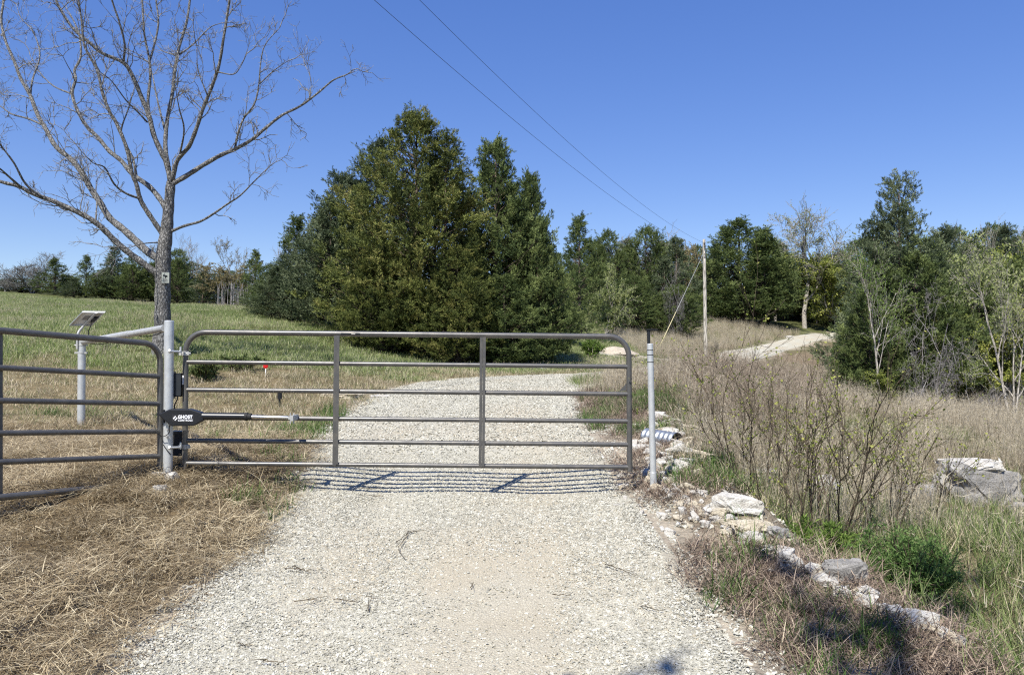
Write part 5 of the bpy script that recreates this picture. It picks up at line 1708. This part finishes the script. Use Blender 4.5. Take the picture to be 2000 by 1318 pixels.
def scatter_on(name, protos, xyz, smin, smax, label, cat, zr=(.8, 1.2), tl=.12, dz=0.0):
    x, y, z = xyz
    n_ = len(x)
    s = RNG.uniform(smin, smax, n_)
    sc = np.stack([s, s, s * RNG.uniform(zr[0], zr[1], n_)], 1)
    return scatter(name, protos, np.stack([x, y, z + dz], 1), RNG.uniform(0, 6.28, n_), RNG.normal(scale=tl, size=(n_, 2)), sc, label, cat)


edge_n = lambda x, y, s=91: (fbm(x * 2.2, y * 2.2, s) - .5) * .55
# hay: mown dead grass, near left
HAY = [blades(200 + i, 95, .22, (.06, .20), .0018, (-.1, .38), (.1, .8), M['hay'], 'hay_tuft', zup=.03) for i in range(5)]
scatter_on('mown_hay', HAY, area_points(-9, 0, 2.2, 12, 85, lambda x, y, rd, sd: cover(x, y, rd, sd)[0] * (rd + edge_n(x, y) > .02)), .8, 1.25, 'mown dead brown grass lying matted left of the drive', 'dry grass', tl=.2)
SPRIG = [blades(210 + i, 8, .10, (.10, .26), .0016, (.5, 1.3), (.3, 1.2), M['hay'], 'straw_tuft') for i in range(3)]
scatter_on('straw_stems', SPRIG, area_points(-9, 0, 2.2, 11, 2.0, lambda x, y, rd, sd: cover(x, y, rd, sd)[0] * (rd > .15) * sstep(.42, .6, fbm(x * 1.5, y * 1.5, 13))), .7, 1.1, 'loose pale straw stems standing out of the mown grass', 'dry grass')
# mixed short grass behind the gate
MIX = [blades(220 + i, 52, .22, (.06, .17), .003, (.1, 1.2), (.1, 1.0), M['mixed_grass'], 'mixed_tuft') for i in range(4)]
scatter_on('short_dry_grass', MIX, area_points(-22, 4, 8, 27, 22, lambda x, y, rd, sd: cover(x, y, rd, sd)[1] * (rd + edge_n(x, y) > .05)), .8, 1.3, 'short tan and green grass of the slope behind the gate', 'grass')
GRN = [blades(230 + i, 56, .28, (.06, .19), .005, (.3, 1.35), (.3, 1.2), M['green_grass'], 'green_tuft') for i in range(4)]
scatter_on('green_field_grass', GRN, area_points(-50, 12, 11, 64, 18, lambda x, y, rd, sd: cover(x, y, rd, sd)[2] * (rd > .1)), .8, 1.35, 'green pasture grass covering the hill on the left', 'grass')
LSH = [blades(240 + i, 34, .13, (.07, .22), .003, (.5, 1.4), (.2, .9), M['lush_grass'], 'lush_tuft') for i in range(3)]
scatter_on('fresh_grass', LSH, area_points(-8, 0, 2.5, 13, 20, lambda x, y, rd, sd: (sd > 0) * (rd > 0) * np.clip(np.exp(-(rd / .45) ** 2) * sstep(5.6, 7.0, y) * 1.0 + sstep(.6, .72, fbm(x * .8, y * .8, 19)) * sstep(8, 10, y), 0, 1)), .8, 1.3, 'fresh green grass along the left edge of the drive', 'grass')
FST = [stalks(236 + i, 12, .3, (.14, .30), .004, M['mixed_grass'], 'field_stalks', 6) for i in range(2)]
scatter_on('field_stems', FST, area_points(-50, 12, 12, 60, 3, lambda x, y, rd, sd: cover(x, y, rd, sd)[2] * (rd > .3) * sstep(.45, .6, fbm(x * .3, y * .3, 61))), .8, 1.2, 'pale dry seed stems among the green pasture grass', 'grass')
# right shoulder
LIT = [blades(250 + i, 46, .15, (.05, .16), .0022, (0, .9), (.1, 1.0), M['brown_litter'], 'litter_tuft', zup=.02) for i in range(4)]
scatter_on('shoulder_litter', LIT, area_points(.4, 3.6, 2.4, 19, 130, lambda x, y, rd, sd: (sd <= 0) * cover(x, y, rd, sd)[4] * (rd + edge_n(x, y) > .10) * sstep(.36, .52, fbm(x * 1.3, y * 1.3, 23) + .14 * (y < 5.4) - .13 * (y > 5.6) * (y < 10.5))), .8, 1.25, 'matted brown dead weeds on the right shoulder', 'dry weeds', tl=.2)
scatter_on('shoulder_grass', LSH + [blades(262, 30, .10, (.08, .20), .0028, (.6, 1.4), (.3, 1.1), M['mixed_grass'], 'mixed_sprig')], area_points(.4, 3.6, 2.4, 19, 60, lambda x, y, rd, sd: (sd <= 0) * cover(x, y, rd, sd)[4] * (rd + edge_n(x, y) > .12) * sstep(.48, .62, fbm(x * 1.1 + 5, y * 1.1, 29) + .10 * (y < 4.8) - .05 * (y > 5.6) * (y < 10.5))), .7, 1.2, 'green grass tufts on the right shoulder', 'grass')
# the draw
TAN = [stalks(270 + i, 30, .22, (.28, .68), .0028, M['tan_grass'], 'tan_tuft') for i in range(4)]
CLEAR = [(px(1895, 985, 9.3), .55), (px(1895, 985, 8.4), .55), (px(1895, 985, 7.6), .45), (px(1778, 985, 8.9), .4), (px(1610, 975, 8.7), .35), (px(1775, 1100, 5.5), .55), (px(1790, 1150, 4.8), .5), (px(1640, 1150, 4.6), .45), (px(1440, 1010, 5.8), .35)]


def clear_f(x, y):
    f = np.ones(len(x))
    for c_, r_ in CLEAR:
        f *= sstep(r_ * .8, r_ * 1.15, np.hypot(x - c_.x, y - c_.y))
    return f


tall_keep = lambda x, y, rd, sd: cover(x, y, rd, sd)[3] * (rd > .15) * clear_f(x, y) * (.3 + .7 * sstep(6, 10, y)) * (.12 + .88 * sstep(.40, .56, fbm(x * .55, y * .55, 44 + 3)))
scatter_on('tall_dry_grass', TAN, area_points(1.5, 16, 3.5, 22, 17, tall_keep), .7, 1.2, 'tall tan dead grass and weeds filling the draw on the right', 'dry grass')
scatter_on('far_dry_grass', TAN, area_points(4, 40, 22, 70, 8, lambda x, y, rd, sd: np.maximum(cover(x, y, rd, sd)[3], (y > 40) * (x > 7) * (sd > 0) * 1.0) * (rd > .2) * np.where((sd <= 0) & (y > 32) & (rd < 12), 0.0, 1.0)), .8, 1.15, 'tall tan dead grass along the far drive below the trees', 'dry grass')
scatter_on('low_dry_grass', TAN, area_points(8, 36, 30, 76, 8, lambda x, y, rd, sd: (sd <= 0) * (rd > .6) * (rd < 12.5) * (.25 + .75 * sstep(2, 5, rd))), .4, .65, 'low tan dead grass on the slope below the far drive', 'dry grass', zr=(.5, .8))
scatter_on('roadside_grass', TAN, area_points(1, 9, 14, 27, 20, lambda x, y, rd, sd: (sd <= 0) * (rd > .05) * (rd < 1.8) * sstep(14, 20, y)), .9, 1.3, 'tall tan dead grass crowding the right edge of the drive past the bend', 'dry grass')
BRU = [stalks(290 + i, 16, .25, (.45, 1.05), .0028, M['brush_stem'], 'brush_stems', 11) for i in range(4)]
scatter_on('bare_brush', BRU, area_points(1.5, 14, 6.0, 26, 16, lambda x, y, rd, sd: cover(x, y, rd, sd)[3] * (rd > .2) * clear_f(x, y) * sstep(.38, .54, fbm(x * .45 + 9, y * .45, 83)) * (1 - sstep(.30, .42, x / y)) ), .7, 1.15, 'reddish-brown bare brush stems standing in the draw', 'brush')
DGR = [blades(280 + i, 40, .2, (.15, .42), .0035, (.6, 1.45), (.2, 1.1), M['mixed_grass'], 'draw_tuft') for i in range(2)] + [blades(285 + i, 44, .2, (.15, .40), .0038, (.6, 1.45), (.2, 1.1), M['draw_green'], 'draw_green_tuft') for i in range(2)]
scatter_on('draw_grass', DGR, area_points(1.5, 18, 2.2, 24, 26, lambda x, y, rd, sd: cover(x, y, rd, sd)[3] * (.8 + .2 * clear_f(x, y)) * np.maximum(.5 + .5 * sstep(.42, .55, fbm(x * .5, y * .5, 44)), 1.0 * (y < 7))), .55, .95, 'rough green and straw grass on the floor of the draw', 'grass')

scatter_on('fresh_draw_grass', LSH + DGR[2:], area_points(1.8, 8, 2.4, 9, 26, lambda x, y, rd, sd: cover(x, y, rd, sd)[3] * sstep(.42, .55, fbm(x * .8 + 3, y * .8, 97) + .08 * (x > 2.8))), .6, 1.0, 'fresh green grass patches on the floor of the draw', 'grass')

# gravel stones on the drive
def pebble(seed):
    return rock_mesh(seed, M['gravel_stone'], 9, 0, .65, .1, 1.2)


PEB = [pebble(300 + i) for i in range(8)]
def fine_patch(x, y):
    return np.exp(-(((x + 0.15) / 0.48) ** 4)) * (1 - sstep(4.8, 6.8, y + (fbm(x * 2, y * 2, 5) - .5) * 2)) * (.75 + .25 * sstep(.4, .55, fbm(x * 5, y * 5, 6)))
def gravel(x0, x1, y0, y1, dens, s0, s1, nm, lab, kp):
    x, y, z = area_points(x0, x1, y0, y1, dens, kp)
    n_ = len(x)
    s = RNG.uniform(s0, s1, n_)
    rd_ = path_dist(x, y, RC)[0]; hw_ = np.interp(y, RC[:, 1], RC[:, 2]); ss_ = (rd_ + hw_) / (1.03 * hw_)
    scatter(nm, PEB, np.stack([x, y, z + .03 + (fbm(x * 3, y * 3, 12, 3) - .5) * .02 - .012 * np.exp(-((ss_ - .45) / .16) ** 2) + s * .14 - .06 * np.clip((ss_ - .88) / .14, 0, 1) ** 2 * (rd_ < .06) - .03 * (rd_ >= .06)], 1), RNG.uniform(0, 6.28, n_), RNG.normal(scale=.35, size=(n_, 2)), np.stack([s, s * RNG.uniform(.7, 1, n_), s * RNG.uniform(.6, 1, n_)], 1), lab, 'gravel')
gravel(-2.6, 2.0, 2.6, 9, 5600, .006, .0185, 'gravel', 'loose crushed limestone gravel on the near drive', lambda x, y, rd, sd: (rd + edge_n(x, y) * .5 < .08) * (1 - .95 * fine_patch(x, y)) * (1 - .42 * np.exp(-((np.abs(x - np.interp(y, RC[:, 1], RC[:, 0])) - .70) / .24) ** 2) * (.3 + fbm(x * 1.2, y * .5, 67))) * (.65 + .35 * sstep(.35, .5, fbm(x * 1.4, y * 1.1, 71))))
gravel(-2.6, 2.0, 2.9, 6.8, 6500, .004, .011, 'grit', 'fine limestone grit between the larger gravel of the near drive', lambda x, y, rd, sd: (rd < .05) * (.8 - .72 * fine_patch(x, y)))
gravel(-3.2, 3.0, 9, 22, 700, .016, .036, 'far_gravel', 'loose crushed limestone gravel on the drive beyond the gate', lambda x, y, rd, sd: (rd + edge_n(x, y) * .5 < .06) * .8)
gravel(-3.0, 3.4, 2.6, 14, 900, .010, .042, 'edge_gravel', 'gravel spilled along both edges of the drive', lambda x, y, rd, sd: (rd > 0) * np.exp(-(rd / np.where(sd > 0, .12, .25 + .75 * sstep(5.2, 6.0, y) * (1 - sstep(9.5, 11, y)))) ** 2) * np.where(sd > 0, 1, sstep(.3, .5, fbm(x * 1.6, y * 1.6, 37))))

# ------------------------------------------------------------------ shrubs
def dense_shrub(nm, label, base, hgt, rad, mat, n_=5200, size=.05, stems=26, cat='shrub'):
    rs = np.random.default_rng(int(abs(base.x) * 1000) % 977)
    t = thing(nm, label, cat, base)
    sm = MB(); PP = []; DD = []
    for i in range(stems):
        a = rs.uniform(0, 6.28); rr_ = rad * math.sqrt(rs.uniform(0.02, 1))
        tip = np.array([math.cos(a) * rr_, math.sin(a) * rr_, hgt * rs.uniform(.6, 1.05) * (1 - .35 * (rr_ / rad) ** 2)])
        p0 = np.array([math.cos(a) * rr_ * .2, math.sin(a) * rr_ * .2, -.05])
        mid_ = p0 * .4 + tip * .5 + np.array([0, 0, hgt * .12])
        P = spline(np.array([p0, mid_, tip]), 8)
        sm.tube(P, np.linspace(.009, .003, len(P)), 4, False)
        for k in range(8):
            f = rs.integers(2, len(P)); d = rs.normal(size=3) * .6 + np.array([0, 0, .8]); d /= np.linalg.norm(d)
            q = P[f - 1] + d * hgt * rs.uniform(.12, .32)
            sm.tube([P[f - 1], q], [.004, .0015], 3, False)
            m_ = n_ // (stems * 8)
            ff = rs.uniform(0, 1.1, m_)
            PP.append(P[f - 1] + (q - P[f - 1]) * ff[:, None] + rs.normal(scale=.014, size=(m_, 3))); DD.append(d + rs.normal(scale=.6, size=(m_, 3)))
    sm.build('stems', M['bark_twig'], t, True)
    P = np.concatenate(PP); D = np.concatenate(DD); D /= np.linalg.norm(D, axis=1, keepdims=True)
    TV = np.array([[0, 0, 0], [.13, .03, .5], [0, 0, 1.05], [-.13, .03, .5]]); TF = np.array([[0, 1, 2], [0, 2, 3]])
    V, F, Aa = stamp(TV, TF, P, rot_from_dir(D, rs.uniform(0, 6.28, len(P))), size * rs.uniform(.6, 1.3, len(P)), rs.uniform(0, 1, len(P)))
    link('foliage', mesh_np('foliage', V, F, mat, False, {'rnd': Aa}), t)
    return t


b_ = ground_at(1768, 5.45)
dense_shrub('green_shrub', 'bushy bright green feathery shrub below the bank at lower right', b_, .62, .36, M['leaf_fresh'], 30000, .03, 64)
b_ = ground_at(1815, 4.9)
mbs = MB(); rsB = np.random.default_rng(4)
for i in range(150):
    a = rsB.uniform(0, 6.28); r0 = .16 * math.sqrt(rsB.uniform())
    p0 = np.array([math.cos(a) * r0, math.sin(a) * r0, -.03]); d = np.array([rsB.normal(scale=.3), rsB.normal(scale=.3), 1]); d /= np.linalg.norm(d)
    L_ = rsB.uniform(.12, .34)
    mbs.tube([p0, p0 + d * L_ * .6, p0 + d * L_ + rsB.normal(scale=.03, size=3)], [.003, .0022, .001], 3, False)
t = thing('dead_tuft', 'clump of thin grey-purple dead stems below the green shrub', 'weeds', b_)
mbs.build('stems', bark_mat('stem_purple', (0.10, 0.08, 0.075), (0.19, 0.155, 0.145), (0.28, .24, .22), bs=.1), t)
b_ = ground_at(398, 15.4)
dense_shrub('dark_shrub', 'small dark leafy shrub in the grass right of the tree trunk', b_, .42, .42, M['cedar_green'], 4200, .07, 22)
b_ = ground_at(468, 17.0)
dense_shrub('dark_shrub', 'low dark weedy clump in the field right of the small shrub', b_, .3, .7, M['cedar_green'], 3000, .08, 20)
b_ = ground_at(1158, 34)
dense_shrub('leafy_shrub', 'round green bush beside the gravel heap', b_, .85, .55, M['leaf_bright'], 4000, .12, 22)
b_ = ground_at(1218, 18.0)
dense_shrub('leafy_shrub', 'small weedy bush beside the drive bend behind the gate end', b_, .5, .32, M['mixed_grass'], 3000, .06, 20)


def twig_shrub(nm, label, base, hgt, seed, stems, lean, leafn=1, lsize=.024, bark='bark_twig', rr_=.009, leaf='leaf_yellow'):
    rs = np.random.default_rng(seed)
    t = thing(nm, label, 'shrub', base)
    sm = MB(); LP = []

    def grow(p, d, L, r, lev):
        P = [p]; q = p; dd = d
        for i in range(5):
            dd = dd + rs.normal(scale=.11, size=3) + np.array([0, 0, .05]); dd /= np.linalg.norm(dd)
            q = q + dd * L / 5; P.append(q)
        sm.tube(P, np.linspace(r, max(.0012, r * .35), 6), 4 if lev == 0 else 3, False)
        if lev > 0:
            for k in range(leafn + (2 if rs.uniform() < .3 else 0)):
                i = rs.integers(1, 6); LP.append(P[i] + rs.normal(scale=.008, size=3))
        if lev < 3:
            for k in range(rs.integers(3, 6) if lev < 2 else rs.integers(1, 3)):
                i = rs.integers(1 if lev else 2, 6)
                sd = np.cross(dd, rs.normal(size=3)); sd /= np.linalg.norm(sd)
                a = rs.uniform(.3, .75)
                ax_ = P[i] - P[i - 1]; ax_ /= np.linalg.norm(ax_)
                grow(P[i], ax_ * math.cos(a) + sd * math.sin(a), L * rs.uniform(.4, .62), max(.0016, r * .55), lev + 1)
    for i in range(stems):
        a = rs.uniform(0, 6.28)
        grow(np.array([math.cos(a) * .08, math.sin(a) * .08, -.05]), np.array([math.cos(a) * lean * rs.uniform(.3, 1.2), math.sin(a) * lean * rs.uniform(.3, 1.2), 1.0]) , hgt * rs.uniform(.6, .85), rr_ * rs.uniform(.7, 1.2), 0)
    sm.build('stems', M[bark], t, True)
    if LP:
        P = np.array(LP); D = rs.normal(size=P.shape); D[:, 2] = np.abs(D[:, 2]); D /= np.linalg.norm(D, axis=1, keepdims=True)
        TV = np.array([[0, 0, 0], [.34, .08, .5], [0, 0, 1.05], [-.34, .08, .5]]); TF = np.array([[0, 1, 2], [0, 2, 3]])
        V, F, Aa = stamp(TV, TF, P, rot_from_dir(D, rs.uniform(0, 6.28, len(P))), lsize * rs.uniform(.6, 1.4, len(P)), rs.uniform(0, 1, len(P)))
        link('leaves', mesh_np('leaves', V, F, M[leaf], False, {'rnd': Aa}), t)
    return t


SG = 'leafing twiggy shrubs on the right bank'
for u, d, hg, sd, stn, ln, lb in ((1625, 6.9, 1.35, 71, 8, .6, 'tall twiggy shrub with budding leaves in the middle of the right bank'),
                                  (1560, 6.5, 1.2, 72, 8, .75, 'twiggy shrub leaning left over the bank rocks'),
                                  (1455, 7.6, 1.5, 73, 6, .35, 'tallest thin twiggy shrub rising right of the culvert'),
                                  (1720, 7.0, 1.05, 74, 6, .6, 'twiggy shrub in front of the big boulder'),
                                  (1500, 8.6, 1.1, 75, 8, .6, 'grey twiggy shrub behind the leaning one'),
                                  (1800, 8.2, 1.0, 76, 3, .6, 'small twiggy shrub left of the big boulder')):
    g0 = ground_at(u, d)
    twig_shrub('twiggy_shrub', lb, g0, hg, sd, stn, ln).__setitem__('group', SG)
g0 = ground_at(1590, 6.0)
dense_shrub('leafy_shrub', 'low green leafy plant at the foot of the twiggy shrubs', g0, .28, .3, M['leaf_bright'], 2600, .045, 20)
g0 = ground_at(1860, 4.9)
dense_shrub('leafy_shrub', 'low bright green leafy weed patch near the lower right corner', g0, .2, .28, M['leaf_bright'], 2600, .04, 18)
g0 = ground_at(1395, 8.4)
dense_shrub('grass_clump', 'fresh green grass clump right of the culvert mouth', g0, .24, .26, M['leaf_fresh'], 5000, .06, 40, 'grass clump')

# ------------------------------------------------------------------ twigs lying on the gravel
TWL = ['long curved brown twig in the middle of the drive in front of the gate', 'short twig crossing the long curved twig on the drive', 'straight twig just in front of the gate shadow', 'longest twig of the bundle on the left half of the drive', 'shorter twig of the bundle on the left half of the drive',
       'thin twig at lower left of the drive below the bundle', 'twig lying right of the lower left one on the gravel', 'short twig pointing at the camera on the left half of the drive', 'long thin twig at the right edge of the drive', 'short twig right of the sandy patch on the drive', 'reddish twig near the right edge of the drive close to the camera',
       'twig nearest the gate shadow on the left half of the drive', 'small twig at the lower left of the drive', 'tiny twig on the sandy patch', 'twig at the bottom edge of the picture on the left half of the drive', 'twig on the drive beyond the gate']
rsG = np.random.default_rng(21)
TWG = [((800, 1050), (790, 1070), (780, 1085), (795, 1110)), ((775, 1075), (800, 1055), (822, 1046)), ((750, 980), (700, 978)), ((560, 1125), (600, 1130), (635, 1128)), ((575, 1120), (610, 1135)), ((580, 1195), (640, 1180)), ((655, 1185), (700, 1195)),
       ((720, 1210), (728, 1180)), ((1180, 1118), (1215, 1130), (1250, 1140)), ((1078, 1178), (1112, 1180)), ((1248, 1202), (1290, 1210)), ((700, 965), (740, 966), (770, 964)), ((470, 1275), (490, 1280)), ((920, 1165), (926, 1152)), ((520, 1310), (560, 1318)), ((810, 840), (825, 832), (845, 828))]
for i, pl in enumerate(TWG):
    pts = []
    for (u, v) in pl:
        d = dist_for(u, v); x = (u - 1000) / FPX * d
        pts.append((x, d, h1(x, d) + .045 + rsG.uniform(0, .012)))
    P = spline(np.array(pts), 8 * (len(pts) - 1)); P = P + rsG.normal(scale=.003, size=P.shape)
    mb = MB().tube(P, np.linspace(.0032, .0014, len(P)), 5)
    for k in range(3):
        j = rsG.integers(1, len(P)); q = P[j] + np.array([rsG.normal(scale=.05), rsG.normal(scale=.05), .008])
        mb.tube([P[j], q], [.0022, .001], 3, False)
    o = mb.build('fallen_twig', M['bark_twig'], None, True)
    tag(o, TWL[i], 'twig', 'twigs fallen on the drive')


# ------------------------------------------------------------------ single out look-alikes by their order in the picture
ORD = ['leftmost', 'second from left', 'third from left', 'fourth from left', 'fifth from left', 'sixth from left', 'seventh from left', 'eighth from left', 'ninth from left', 'tenth from left', 'eleventh from left', 'twelfth from left', '13th from left', '14th from left', '15th from left', '16th from left', '17th from left', '18th from left', '19th from left', '20th from left', '21st from left', '22nd from left', '23rd from left', '24th from left', '25th from left', '26th from left', '27th from left', '28th from left', '29th from left', '30th from left']
same = {}
for o in scene.objects:
    if o.parent is None and o.get('label') and o.get('group') in ('limestone rubble on the bank right of the drive', 'grey saplings on the far field edge'):
        same.setdefault(o['label'], []).append(o)
for lb, obs in same.items():
    if len(obs) > 1:
        obs.sort(key=lambda o: o.location.x / max(o.location.y, .1))
        for k, o in enumerate(obs):
            o['label'] = lb + ', ' + (ORD[k] if k < len(ORD) else str(k + 1) + 'th from left')
